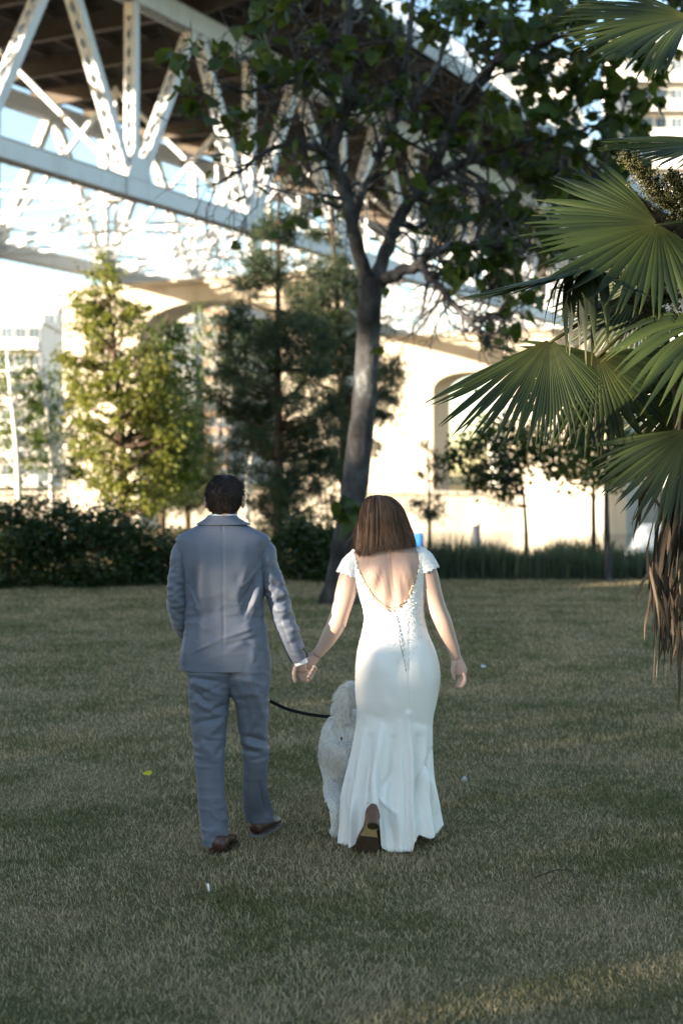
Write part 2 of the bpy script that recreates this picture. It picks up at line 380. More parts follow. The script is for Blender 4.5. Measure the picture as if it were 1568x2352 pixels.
for s_ in (SN, SF):
    for k in range(-4, 13):
        t = T0 + LP * k
        if s_ == SN: hide = k < -2
        else: hide = k < -1
        if hide: continue
        near = k <= (6 if s_ == SN else 5)
        z0, z1 = ZB + 0.35, ZT - 0.35
        # chords, one length per panel, butt-jointed
        for nm, z, hh in (('lower_chord', ZB, 0.36), ('top_chord', ZT, 0.42)):
            m = MB()
            for e in (-1, 1): m.bar(B(s_ + e * 0.34, t + 0.005, z), B(s_ + e * 0.34, t + LP - 0.005, z), 0.06, hh * 2, N)
            m.bar(B(s_, t + 0.005, z + hh + 0.02), B(s_, t + LP - 0.005, z + hh + 0.02), 0.86, 0.04, N)
            c = m.build(nm, M['steel'], bridge)
            m = MB()
            for j in range(13):
                a = B(s_ - 0.33, t + LP * j / 13, z - hh - 0.02); b = B(s_ + 0.33, t + LP * (j + 1) / 13, z - hh - 0.02)
                m.bar(a, b, 0.09, 0.025, np.cross(unit(b - a), ZUP))
            m.build('lacing', M['steel'], c)
        laced('diagonal', B(s_, t + 0.35, z0), B(s_, t + LP / 2 - 0.30, z1), lace=near)
        laced('diagonal', B(s_, t + LP - 0.35, z0), B(s_, t + LP / 2 + 0.30, z1), lace=near)
        laced('vertical_post', B(s_, t, z0 + 0.15), B(s_, t, z1), 0.36, 0.50, lace=near)
        m = MB()
        for e in (-1, 1):
            P = np.array([B(s_ + e * 0.40, t + a, ZB + b) for a, b in ((-0.9, -0.38), (0.9, -0.38), (0.9, 0.45), (0.45, 1.35), (-0.45, 1.35), (-0.9, 0.45))])
            P2 = P + N * 0.03 * e; m.add(np.r_[P, P2], [(0, 1, 2, 3, 4, 5), (11, 10, 9, 8, 7, 6)] + [(i, (i + 1) % 6, 6 + (i + 1) % 6, 6 + i) for i in range(6)])
        m.build('gusset_plate', M['steel'], bridge)
for k in range(-2, 12):
    t = T0 + LP * k
    lattice('cross_strut', B(SF + 0.5, t, ZB), B(SN - 0.5, t, ZB), 0.7, True, 16)
    mid = B((SN + SF) / 2, t + LP / 2, ZB)
    for a, b in (((SF + .5, t), (SN - .5, t + LP)), ((SN - .5, t + 0.02), (SF + .5, t + LP))):
        lattice('lateral_brace', B(a[0], a[1], ZB - 0.12), B(b[0], b[1], ZB - 0.12), 0.45, True, 22)
    # sway frame between the trusses
    m = MB(); zz = (ZB + ZT) / 2
    m.bar(B(SF + .4, t, ZB + 0.6), B((SN + SF) / 2, t, ZT - 0.8), 0.26, 0.2, U); m.bar(B(SN - .4, t, ZB + 0.6), B((SN + SF) / 2, t, ZT - 0.8), 0.26, 0.2, U)
    m.build('sway_brace', M['steel'], bridge)
    m = MB(); m.bar(B((SN + SF) / 2, t, ZB + 0.3), B((SN + SF) / 2, t, ZT - 0.6), 0.16, 0.16, U); m.build('hanger', M['steel'], bridge)
TA, TB = T0 - 4.2 * LP, T0 + 12.8 * LP
SA, SB = -53.0, -29.3
M['beam'] = plain('brown_floor_steel', (0.085, 0.070, 0.056), 0.8, 0.25, 0, 0.4, 1.5)  # floor steel in mottled dark brown, unlike the white trusses
for k in range(-8, 26):
    t = T0 + LP / 2 * k + 0.0
    m = MB(); m.bar(B(SF - 1.5, t, ZT + 0.95), B(SN + 1.0, t, ZT + 0.95), 0.03, 0.9, U)
    for z in (ZT + 0.50, ZT + 1.40): m.bar(B(SF - 1.5, t, z), B(SN + 1.0, t, z), 0.34, 0.04, U)
    # tapering bracket carrying the footway
    P = []
    for e in (-0.06, 0.06):
        P += [B(SN + 1.0, t + e, ZT + 0.52), B(SB - 0.1, t + e, ZT + 1.22), B(SB - 0.1, t + e, ZT + 1.45), B(SN + 1.0, t + e, ZT + 1.45)]
    m.add(P, [(0, 1, 2, 3), (7, 6, 5, 4), (0, 4, 5, 1), (1, 5, 6, 2), (2, 6, 7, 3), (3, 7, 4, 0)])
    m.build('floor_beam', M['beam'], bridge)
for s_ in np.linspace(SF - 0.8, SB - 0.6, 11):
    m = MB(); m.bar(B(s_, TA, ZT + 1.62), B(s_, TB, ZT + 1.62), 0.20, 0.34, N); m.build('stringer', M['beam'], bridge)
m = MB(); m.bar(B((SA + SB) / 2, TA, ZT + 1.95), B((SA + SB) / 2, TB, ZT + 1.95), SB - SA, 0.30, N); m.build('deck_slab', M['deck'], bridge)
M['rail'] = plain('grey_rail_paint', (0.34, 0.36, 0.37), 0.6, 0.4, 0, 0.2, 3)
m = MB(); m.bar(B(SB + 0.04, TA, ZT + 1.75), B(SB + 0.04, TB, ZT + 1.75), 0.06, 0.8, N); m.build('fascia_girder', M['rail'], bridge)
for sd in (SB - 0.15, SA + 0.15):
    m = MB()
    for z in (2.3, 3.35): m.bar(B(sd, TA, ZT + z), B(sd, TB, ZT + z), 0.08, 0.09, N)
    rl = m.build('railing', M['rail'], bridge)
    m = MB()
    for t in np.arange(TA, TB, 0.32): m.bar(B(sd, t, ZT + 2.1), B(sd, t, ZT + 3.33), 0.035, 0.05, N)
    m.build('baluster', M['rail'], rl, kind='stuff')
# ---------------------------------------------------------------- concrete bridge piers
def portal(name, label, t, s0, a0, a1, s1, ztop, zcrown, zspring, thick=2.6, zbot=-4.0):
    w_ = a1 - a0; rr = min(w_ / 2 - 0.3, (zcrown - zspring) * 2.2); P = [(s0, zbot), (s0, ztop), (s1, ztop), (s1, zbot), (a1, zbot), (a1, zspring)]
    for i in range(1, 8):
        an = math.pi / 2 * i / 8; P.append((a1 - rr * (1 - math.cos(an)), zspring + (zcrown - zspring) * math.sin(an)))
    P.append((a1 - rr, zcrown)); P.append((a0 + rr, zcrown))
    for i in range(7, 0, -1):
        an = math.pi / 2 * i / 8; P.append((a0 + rr * (1 - math.cos(an)), zspring + (zcrown - zspring) * math.sin(an)))
    P += [(a0, zspring), (a0, zbot)]
    root = thing(name, B((s0 + s1) / 2, t, 0), label, 'bridge pier', 'concrete bridge piers')
    k = len(P); V = [B(a, t - thick / 2, b) for a, b in P] + [B(a, t + thick / 2, b) for a, b in P]
    Fc = [tuple(range(k - 1, -1, -1)), tuple(range(k, 2 * k))] + [(i, (i + 1) % k, k + (i + 1) % k, k + i) for i in range(k)]
    mk('portal_frame', V, Fc, M['concrete'], root, smooth=False)
    m = MB(); m.bar(B(s0 - 0.35, t, ztop + 0.16), B(s1 + 0.35, t, ztop + 0.16), thick + 0.5, 0.30, U); m.build('cap_slab', M['concrete'], root)
    for s_ in (SN, SF):
        m = MB(); m.box(B(s_, t, ztop + 0.31 + 0.22), 0.5, 0.5, 0.21, np.stack([N, U, ZUP], 1)); m.build('bearing', M['steel'], root)
portal('bridge_pier', 'pale concrete portal pier with wide arched opening behind the pine trees', T0 + 2 * LP + 1.0, -53.5, -48.0, -38.9, -34.7, 12.7, 11.7, 9.8)
portal('bridge_pier', 'sunlit cream concrete pier right of the tree trunk, behind the palm fan', T0 + 6 * LP - 2, -54.0, -44.6, -38.4, -29.0, 12.7, 9.9, 8.6, 3.4)
# ---------------------------------------------------------------- seawall and quay
sw = thing('seawall', (0, 110, 0), 'long pale concrete seawall across the water below the bridge', 'seawall')
for i in range(26):
    m = MB(); x0 = -110 + i * 9.0
    m.box((x0 + 4.48, 110.4, -1.85), 4.47, 0.5, 2.15); m.build('wall_panel', M['concrete'], sw)
m = MB(); m.box((7, 110.3, 0.44), 117, 0.75, 0.13); m.build('coping', M['concrete'], sw)
# ---------------------------------------------------------------- buildings in the distance
M['wwall'] = plain('white_render', (0.70, 0.68, 0.64), 0.8, 0.3, 0, 0.08, 0.5)
M['owall'] = plain('orange_brick', (0.42, 0.28, 0.21), 0.85, 0.2, 0, 0.15, 0.6)
M['gwall'] = plain('grey_render', (0.42, 0.43, 0.44), 0.8, 0.3, 0, 0.1, 0.5)
M['frame'] = plain('window_frame', (0.55, 0.55, 0.54), 0.5, 0.4)
s = NT('window_glass'); s.base(s.ramp(s.rnd(), [(0, (0.05, 0.07, 0.09)), (1, (0.16, 0.21, 0.26))]), 0.06, 0.8); M['glass'] = s.m
_m = MB()
for a, b, c_, d_ in ((-1.1, 0, .06, .85), (1.1, 0, .06, .85), (0, .8, 1.04, .06), (0, -.8, 1.04, .06), (0.15, 0, 0.03, 0.74)): _m.box((a, -0.03, b), c_, 0.08, d_)
FRAME_ME = raw_mesh('window_frame', np.concatenate(_m.V), _m.F, M['frame'], False)
PANE_ME = raw_mesh('pane', [(-1.04, 0.02, -0.74), (1.04, 0.02, -0.74), (1.04, 0.02, 0.74), (-1.04, 0.02, 0.74)], [(0, 1, 2, 3)], M['glass'], False)
def block(label, x0, x1, ytop, Y, depth, floors, bays, wall, balc=False, zbase=0.4, roof='flat', name='apartment_block'):
    a = PX(x0, ytop, Y); b = PX(x1, ytop, Y); W = b[0] - a[0]; H = a[2] - zbase
    root = thing(name, ((a[0] + b[0]) / 2, Y, zbase), label, 'building')
    m = MB(); m.box(((a[0] + b[0]) / 2, Y + depth / 2, zbase + H / 2), W / 2, depth / 2, H / 2); m.build('wall', wall, root)
    m = MB(); m.box(((a[0] + b[0]) / 2, Y + depth / 2, zbase + H + 0.35), W / 2 + 0.3, depth / 2 + 0.3, 0.34); m.build('roof', M['wwall'], root)
    fh = H / floors; bw = W / bays; sx = min(0.78 * bw / 2.2, 1.6); sz = 0.62 * fh / 1.7
    for f in range(floors):
        for c_ in range(bays):
            wn = link_mesh('window', FRAME_ME, root); wn.location = (-W / 2 + bw * (c_ + 0.5), -0.05, fh * (f + 0.55)); wn.scale = (sx, 1, sz)
            p = link_mesh('pane', PANE_ME, wn)
        if balc:
            m = MB(); m.box(((a[0] + b[0]) / 2, Y - 0.75, zbase + fh * f + 0.1), W / 2 * 0.96, 0.74, 0.12); bl = m.build('balcony_slab', M['wwall'], root)
            m = MB(); m.box(((a[0] + b[0]) / 2, Y - 1.45, zbase + fh * f + 0.85), W / 2 * 0.95, 0.03, 0.5); m.build('balcony_front', wall, bl)
block('pale terraced apartment block far left beyond the birches', -60, 96, 742, 170, 12, 6, 5, M['wwall'], True)
block('small white rooftop block rising behind the poplar on the left', 62, 132, 712, 186, 12, 7, 2, M['wwall'], False)
block('grey glass tower seen through the pier arch, left of the orange one', 352, 450, 660, 230, 14, 11, 4, M['gwall'], True)
block('orange brick tower framed by the pier arch', 452, 522, 640, 250, 14, 12, 3, M['owall'], False)
block('pale glass tower framed by the right of the pier arch', 524, 640, 650, 240, 14, 11, 4, M['gwall'], True)
block('white apartment tower above the bridge deck, right of the tree', 1150, 1338, 150, 170, 14, 15, 6, M['wwall'], False)
block('taller white apartment tower behind the top palm fronds', 1430, 1640, 62, 176, 14, 16, 6, M['wwall'], True)
# ---------------------------------------------------------------- vegetation: generators
LEAF6 = (np.array([[0, 0, 0], [-0.34, 0.30, 0.05], [0.34, 0.30, 0.05], [-0.30, 0.66, 0.03], [0.30, 0.66, 0.03], [0, 0.5, -0.05], [0, 1.05, -0.12]]),
         np.array([[0, 5, 1], [0, 2, 5], [1, 5, 3], [2, 4, 5], [3, 5, 6], [4, 6, 5]]))
LEAF2 = (np.array([[0, 0, 0], [-0.32, 0.45, 0.04], [0.32, 0.45, 0.04], [0, 1.0, -0.05]]), np.array([[0, 2, 1], [1, 2, 3]]))
HEART = (np.array([[0, 0, 0], [-0.26, -0.10, 0.03], [0.26, -0.10, 0.03], [-0.47, 0.22, 0.06], [0.47, 0.22, 0.06], [-0.33, 0.62, 0.02], [0.33, 0.62, 0.02], [0, 0.45, -0.05], [0, 1.06, -0.16]]),
         np.array([[0, 7, 1], [0, 2, 7], [1, 7, 3], [2, 4, 7], [3, 7, 5], [4, 6, 7], [5, 7, 8], [6, 8, 7]]))
def tuft(n, r=rng):
    V = []; Fc = []
    for i in range(n):
        d = unit(r.normal(size=3) + np.array([0, 1.6, 0.5])); sd = unit(np.cross(d, r.normal(size=3))) * 0.035
        b = len(V); V += [-sd, sd, d * r.uniform(0.7, 1.1)]; Fc.append((b, b + 1, b + 2))
    return np.array(V), np.array(Fc)
def leaf_frames(k, droop, r=rng, out=None):
    """rotation matrices: leaf along +y; tips droop, faces mostly up"""
    az = r.uniform(0, 2 * math.pi, k); pit = r.normal(-droop, 0.55, k); roll = r.normal(0, 0.7, k)
    d = np.stack([np.cos(az) * np.cos(pit), np.sin(az) * np.cos(pit), np.sin(pit)], 1)
    sd = np.stack([-np.sin(az), np.cos(az), np.zeros(k)], 1); up = np.cross(sd, d)
    sd, up = sd * np.cos(roll)[:, None] + up * np.sin(roll)[:, None], up * np.cos(roll)[:, None] - sd * np.sin(roll)[:, None]
    return np.stack([sd, d, up], 2)
def limb(m, p, q, r0, r1, bend=0.12, sag=0.0, n=7, sides=6, r=rng):
    p = np.asarray(p, float); q = np.asarray(q, float); L = np.linalg.norm(q - p)
    k = r.normal(size=(2, 3)) * bend * L; u = np.linspace(0, 1, n)[:, None]
    P = p + (q - p) * u + k[0] * np.sin(math.pi * u) + k[1] * 0.5 * np.sin(2 * math.pi * u); P[:, 2] += sag * L * np.sin(math.pi * u[:, 0])
    m.tube(P, np.linspace(r0, r1, n), sides, caps=False); return P
def crown_tree(name, label, cat, trunk, prof, Y, nclump, per, cr, lsize, tmpl, mat, bark, droop=0.5, seed=1, group=None, trunk_r=0.12, depth=0.8, extra=None, hull=0.55, part='crown', up=True, clumps=None, spread=0.55, back=0.0):
    """trunk: list of (x,y) picture points; prof: (y, xc, halfwidth) rows of the crown outline"""
    r = np.random.default_rng(seed)
    base = PX(trunk[0][0], trunk[0][1], Y)
    gz = float(ground_z(np.array(base[0]), np.array(Y))); base[2] = gz
    root = thing(name, base, label, cat, group)
    TP = [base - np.array([0, 0, 0.15])] + [PX(x, y, Y + r.normal() * 0.1) for x, y in trunk[1:]]
    TP = smooth_path(TP, 14); m = MB(); tr = np.linspace(trunk_r, trunk_r * 0.25, 14); tr[0] *= 1.4
    m.tube(TP, tr, 10)
    pr = np.array(prof, float); C = []
    wgt = pr[:, 2] ** 1.5; ys = np.linspace(pr[0, 0], pr[-1, 0], 200); ww = np.interp(ys, pr[:, 0], wgt); cdf = np.cumsum(ww) / ww.sum()
    for _ in range(nclump):
        y = float(np.interp(r.uniform(), cdf, ys)); xc = np.interp(y, pr[:, 0], pr[:, 1]); hw = np.interp(y, pr[:, 0], pr[:, 2])
        a = r.uniform(0, 2 * math.pi); rr = r.uniform(hull, 1.0) ** 0.7
        C.append(PX(xc + hw * rr * math.cos(a), y, Y) + np.array([0, hw * rr * depth * math.sin(a) * Y / F + back, 0]))
    if clumps: C += [np.asarray(c) for c in clumps]
    C = np.array(C)
    for c in C:
        dz = c[2] - TP[:, 2]; j = int(np.argmin(np.abs(dz - (0.35 if up else -0.1) * np.linalg.norm(c[:2] - TP[:, :2], axis=1)) + 0.02 * np.arange(len(TP)) * 0))
        limb(m, TP[j], c, max(0.012, tr[j] * 0.45), 0.006, 0.08, 0.0, 6, 5, r)
    m.build('trunk', bark, root, smooth=True)
    k = nclump * per if not clumps else len(C) * per
    ci = np.repeat(np.arange(len(C)), per); off = r.normal(size=(k, 3)); off *= (np.abs(r.normal(size=(k, 1))) * spread + 0.25) / np.linalg.norm(off, axis=1)[:, None]
    sz = cr * r.uniform(0.6, 1.3, len(C))
    pos = C[ci] + off * sz[ci][:, None] * np.array([1, 1, 0.75])
    gzz = ground_z(pos[:, 0], pos[:, 1]); pos[:, 2] = np.maximum(pos[:, 2], gzz + 0.05)
    R = leaf_frames(k, droop, r); sc_ = lsize * r.uniform(0.65, 1.3, k)
    V, Fc = scatter(tmpl[0], tmpl[1], pos, R, sc_)
    rn = np.repeat(np.clip(r.uniform(0, 1, k) * 0.8 + 0.2 * r.uniform(0, 1, len(C))[ci], 0, 0.999), len(tmpl[0]))
    mk(part, V, Fc, mat, root, True, {'rnd': rn}, 'stuff')
    return root

# ---- unseen, off to the left behind the photographer: trees added to shade the lawn
def shade_tree(p, dist, h, width, seed, nleaf=2200, label='', low=1.0):
    r = np.random.default_rng(seed); S = unit([SUN[0], SUN[1], 0]); A = np.array([S[1], -S[0], 0]) * 1.0
    if A[1] < 0: A = -A
    b = S * dist + A * p; b[2] = 0
    root = thing('added_shade_tree', b, label, 'tree', 'unseen trees added to shade the lawn')
    m = MB(); TP = smooth_path([b - [0, 0, .2], b + [0.2, 0.1, h * 0.35], b + [-0.1, 0.3, h * 0.9]], 12); m.tube(TP, np.linspace(0.32, 0.05, 12), 10)
    nc = 90; C = []
    for q_ in range(nc):
        z = r.uniform(low, h); prof = width / 2 * (1 - 0.55 * abs((z - h * 0.45) / (h * 0.55)) ** 2); a = r.uniform(0, 2 * math.pi); q = math.sqrt(r.uniform(0.1, 1))
        C.append(b + np.array([prof * q * math.cos(a), prof * q * math.sin(a), z]))
    C = np.array(C)
    for c in C: limb(m, TP[min(10, max(2, int(c[2] / h * 11)))], c, 0.06, 0.015, 0.08, 0, 5, 5, r)
    m.build('trunk', M['bark'], root, smooth=True)
    ci = r.integers(0, nc, nleaf); pos = C[ci] + r.normal(size=(nleaf, 3)) * 0.42; pos[:, 2] = np.maximum(pos[:, 2], 0.15)
    nu, zu = (9000, 6.4) if i in (3, 4) else (5200, 4.6)
    und = b + np.stack([r.uniform(-.62, .62, nu) * width, r.uniform(-.5, .5, nu) * width, r.uniform(.2, zu, nu)], 1); pos = np.r_[pos, und]; nleaf = len(pos)  # extra low leaves added to close sun gaps on the lawn
    V, Fc = scatter(LEAF2[0], LEAF2[1], pos, rand_rot(nleaf, r), 0.42 * r.uniform(0.7, 1.4, nleaf))
    mk('crown', V, Fc, M['shade'], root, True, {'rnd': np.repeat(r.uniform(0, 1, nleaf), 4)}, 'stuff')
for i, (p, dist, h, wd, n, low) in enumerate([(-6, 33, 13, 8, 7000, 0.3), (0.9, 27, 12.5, 7.5, 9000, 0.3), (6.4, 24, 11.5, 7.0, 2000, 0.3), (13.2, 27, 18.5, 9.6, 15500, 0.3), (18.5, 29, 18.5, 9, 14000, 0.3), (24.0, 27, 10.5, 6, 6000, 0.3)]):
    shade_tree(p, dist, h, wd, (501 if i == 2 else 40 + i), n, ['tall dense unseen tree behind the photographer, added for shade', 'full unseen tree just behind the photographer, added for shade', 'loose airy unseen tree on the left, added for its sun flecks', 'dense rounded unseen tree beyond the airy one, added for shade', 'tallest dense unseen tree left of the lawn, added for shade', 'short bushy unseen tree ending the row, added for shade'][i], low)

# ---------------------------------------------------------------- the big broad-leaved tree
YT = 20.4
def TPX(x, y, dy=0.0): return PX(x, y, YT + dy)
ct = thing('shade_tree', TPX(776, 1385), 'large grey-barked tree with heart-shaped leaves forking above the lawn behind the couple', 'tree')
m = MB(); rt = np.random.default_rng(11)
px2m = YT / F
def limb_px(pts, r0, r1, sides=9, n=None, wob=1.0):
    P = [TPX(x, y, d) for x, y, d in pts]; n = n or max(8, 5 * len(P)); Q = smooth_path(P, n)
    rr = np.linspace(r0, r1, n) * px2m * (1 + 0.07 * rt.normal(size=n))
    Q = Q + rt.normal(size=Q.shape) * 0.012 * wob
    m.tube(Q, rr, sides, caps=True); return Q, rr
tp = [(776, 1392, 0), (782, 1340, 0), (796, 1240, 0), (815, 1110, 0), (831, 980, 0), (840, 860, 0), (846, 760, 0), (850, 690, 0), (851, 640, 0)]
P = smooth_path([TPX(*t) for t in tp], 44); wr = np.interp(np.linspace(0, 1, 44), [0, .05, .15, .4, .7, .9, 1], [39, 35, 32, 30, 27, 26, 28]) * px2m
V, Fc = tube(P, wr, 28); V = V + (vnoise(V, 5.0, 2) * 0.018)[:, None] * unit([1, -1, 0]) ; ang = np.arctan2(V[:, 1] - YT, V[:, 0] - np.interp(V[:, 2], P[:, 2], P[:, 0]))
bl = np.exp(-((V[:, 2] - TPX(0, 1385)[2]) / 0.22) ** 2) * (0.5 + 0.5 * np.sin(ang * 4 + 1)) * 0.07
V[:, 0] += np.cos(ang) * bl; V[:, 1] += np.sin(ang) * bl
m.add(V, Fc)
LIMBS = []
def LB(pts, r0, r1): LIMBS.append(limb_px(pts, r0, r1))
LB([(843, 665, 0), (832, 615, -.1), (818, 560, -.2), (802, 495, -.3), (785, 420, -.4), (768, 370, -.5), (790, 250, -.5), (798, 120, -.6), (800, -60, -.7)], 18, 7)
LB([(775, 370, -.5), (700, 330, -1.0), (620, 345, -1.4), (540, 400, -1.7), (480, 430, -1.9)], 9, 2)
LB([(858, 665, 0), (872, 618, .1), (892, 560, .25), (918, 500, .4), (955, 442, .5), (1010, 395, .6), (1080, 370, .8), (1180, 390, 1.2), (1290, 395, 1.6), (1400, 420, 2)], 18, 5)
LB([(806, 520, -.2), (826, 455, .1), (858, 395, .6), (893, 290, 1.0), (930, 150, 1.2), (945, 0, 1.3), (950, -80, 1.4)], 13, 6)
LB([(1000, 400, .6), (1020, 320, .4), (1060, 240, .2), (1120, 170, .0), (1160, 90, -.2), (1180, -40, -.3)], 14, 5)
LB([(1060, 240, .2), (1130, 150, -.6), (1250, 100, -1.2), (1360, 60, -1.6), (1480, 40, -2)], 9, 3)
LB([(868, 650, .1), (920, 625, -.3), (965, 605, -.6), (985, 580, -.8), (1035, 570, -1.1), (1110, 560, -1.4), (1200, 575, -1.8)], 15, 4)
LB([(968, 612, -.6), (1010, 660, -.9), (1050, 710, -1.1), (1090, 750, -1.3), (1125, 800, -1.5)], 10, 4)
LB([(1070, 735, -1.2), (1110, 728, -1.4), (1150, 735, -1.6)], 5, 2)
LB([(790, 260, -.5), (720, 190, -.9), (640, 190, -1.3), (560, 210, -1.7), (500, 190, -2)], 8, 2)
LB([(895, 290, 1.0), (960, 220, 1.6), (1010, 130, 2.1), (1040, 0, 2.4)], 9, 3)
LB([(797, 140, -.6), (740, 80, -1.0), (680, 20, -1.3), (620, -50, -1.6)], 7, 3)
LB([(920, 190, 1.2), (880, 100, .8), (860, 0, .5)], 7, 3)
LB([(1010, 395, .6), (1090, 430, -.2), (1150, 480, -.8), (1190, 540, -1.4)], 8, 3)
LB([(1180, 390, 1.2), (1240, 330, .6), (1330, 300, .2), (1430, 260, -.3)], 6, 2)
LB([(905, 510, .4), (960, 520, 1.4), (1010, 480, 2.2), (1080, 470, 3)], 7, 3)
LB([(765, 360, -.5), (730, 280, .3), (690, 190, 1.0), (670, 90, 1.4)], 8, 3)
LB([(806, 500, -.2), (760, 470, 1.0), (700, 440, 1.8), (640, 430, 2.2)], 6, 2)
TW = []   # twigs
tips = []
for Q, rr in LIMBS:
    n = len(Q)
    for i in range(max(3, int(n * 0.28)) if rr[0] > 0.09 else 3, n):
        for _ in range(2):
            if rt.uniform() < 0.25: continue
            T = unit(Q[i] - Q[i - 1]); d = unit(np.cross(T, rt.normal(size=3)) + T * 0.5 + np.array([0, 0, 0.15])); L = rt.uniform(0.35, 1.25)
            tw = limb(m, Q[i], Q[i] + d * L, max(0.008, rr[i] * 0.42), 0.005, 0.14, -0.05, 6, 5, rt)
            tips.append(tw[-1])
            for j in (3, 4):
                d2 = unit(d + rt.normal(size=3) * 0.8 + np.array([0, 0, -0.1])); t2 = limb(m, tw[j], tw[j] + d2 * rt.uniform(0.2, 0.6), 0.006, 0.003, 0.15, -0.05, 5, 4, rt); tips.append(t2[-1])
m.build('trunk', M['bark'], ct, smooth=True)
# leaf clusters: (x, y, halfwidth, halfheight, depth offset, count)
CL = [(1300, 90, 190, 110, -1.0, 330), (1200, 190, 130, 90, -.8, 160), (1400, 190, 110, 90, -1.4, 150), (1060, 60, 110, 80, 0, 110), (1480, 70, 110, 90, -1.8, 120), (1300, 260, 110, 50, -.6, 60),
      (930, 110, 120, 110, .8, 110), (700, 90, 110, 90, -.8, 90), (560, 60, 90, 60, -1.4, 55), (450, 130, 55, 45, -2, 45), (425, 185, 40, 30, -2, 22), (560, 165, 80, 45, -1.6, 60), (660, 180, 70, 60, -1.1, 50),
      (480, 250, 60, 40, -1.9, 40), (620, 290, 60, 40, -1.3, 25), (560, 300, 60, 45, -1.5, 18), (800, 210, 90, 80, 0, 60), (950, 260, 90, 60, 1, 55), (1090, 300, 90, 60, .6, 80), (1190, 360, 110, 60, .6, 120), (1320, 370, 90, 70, .8, 130),
      (1110, 460, 100, 60, -.4, 120), (1220, 480, 90, 80, .2, 130), (1330, 480, 80, 70, .8, 90), (1030, 520, 60, 50, .8, 60), (1100, 590, 90, 50, -1.2, 110), (1200, 600, 80, 60, -1.4, 110), (1010, 450, 60, 40, 1.2, 35),
      (1090, 660, 70, 40, -1.3, 50), (1180, 690, 60, 45, -1.5, 60), (1150, 745, 45, 25, -1.5, 25), (985, 470, 50, 40, .7, 25), (870, 430, 50, 50, .5, 14), (700, 420, 60, 50, 1.4, 14), (1420, 320, 70, 60, .2, 80), (820, 30, 110, 50, .2, 70), (1150, 20, 120, 40, -.4, 90)]
pos = []
for x, y, hw, hh, d, k in CL:
    k = int(k * (0.55 if x < 1000 else 0.62 if (1000 <= x < 1310 and 170 < y < 790) else 1.05)); nb = max(3, k // 9); cc = np.stack([rt.uniform(-1, 1, nb) * hw, rt.uniform(-1, 1, nb) * hh, rt.normal(0, 0.55, nb)], 1)
    for i in range(k):
        c = cc[rt.integers(nb)]; pos.append(TPX(x + c[0] + rt.normal() * 14, y + c[1] + rt.normal() * 12, d + c[2] + rt.normal() * 0.12))
tips = np.array(tips); ti = rt.permutation(len(tips))[:240]
pos = np.array(pos + [tips[i] + rt.normal(size=3) * 0.06 for i in ti] + [TPX(800 + rt.normal() * 10, 1165 + rt.normal() * 22, -0.25 - abs(rt.normal()) * 0.1) for _ in range(7)] + [TPX(742 + rt.normal() * 16, 1190 + rt.normal() * 10, -0.3) for _ in range(0)])
k = len(pos); R = leaf_frames(k, 0.75, rt); sz = 0.175 * rt.uniform(0.6, 1.45, k); sz[-7:] = 0.34
# leaf stalk twigs to keep the clusters attached
m = MB()
for i in range(0, k, 6):
    j = int(np.argmin(np.sum((tips - pos[i]) ** 2, 1)))
    if np.linalg.norm(tips[j] - pos[i]) < 1.6: limb(m, tips[j], pos[i], 0.006, 0.003, 0.1, 0, 5, 4, rt)
m.build('twig', M['bark'], ct, smooth=True, kind='stuff')
big = np.argsort(-sz * (1.0 / pos[:, 1]))[:300]; rest = np.setdiff1d(np.arange(k), big)
V, Fc = scatter(HEART[0], HEART[1], pos[rest], R[rest], sz[rest])
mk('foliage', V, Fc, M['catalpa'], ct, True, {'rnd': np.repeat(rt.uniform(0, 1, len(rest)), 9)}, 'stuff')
LEAF_ME = raw_mesh('leaf', HEART[0], HEART[1], M['catalpa'], True)
b0 = base_of(ct)
for i in big:
    o = link_mesh('leaf', LEAF_ME, ct); MM = Matrix(R[i].tolist()).to_4x4(); o.matrix_local = Matrix.Translation(Vector(pos[i] - b0)) @ MM @ Matrix.Scale(float(sz[i]), 4)

# ---------------------------------------------------------------- pines
TU = tuft(13, np.random.default_rng(3))
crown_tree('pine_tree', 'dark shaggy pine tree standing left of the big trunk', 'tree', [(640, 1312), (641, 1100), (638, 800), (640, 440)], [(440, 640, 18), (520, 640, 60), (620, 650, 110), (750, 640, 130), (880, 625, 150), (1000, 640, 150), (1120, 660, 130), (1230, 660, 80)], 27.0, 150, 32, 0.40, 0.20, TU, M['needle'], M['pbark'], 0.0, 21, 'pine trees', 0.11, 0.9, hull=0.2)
crown_tree('pine_tree', 'second dark pine, standing behind the big trunk', 'tree', [(795, 1290), (792, 1100), (780, 800), (760, 470)], [(480, 760, 20), (560, 750, 60), (680, 760, 95), (800, 790, 130), (900, 810, 120), (990, 820, 80), (1080, 800, 50)], 29.5, 95, 32, 0.42, 0.20, TU, M['needle'], M['pbark'], 0.0, 22, 'pine trees', 0.13, 0.9, hull=0.2)
crown_tree('pine_tree', 'small sparse pine sapling right of the big trunk', 'tree', [(985, 1240), (985, 1150), (980, 1010)], [(1010, 980, 12), (1060, 985, 40), (1150, 985, 45), (1225, 985, 25)], 28.0, 16, 16, 0.25, 0.14, TU, M['needle'], M['pbark'], 0.0, 23, 'pine trees', 0.04, 0.9, hull=0.2)
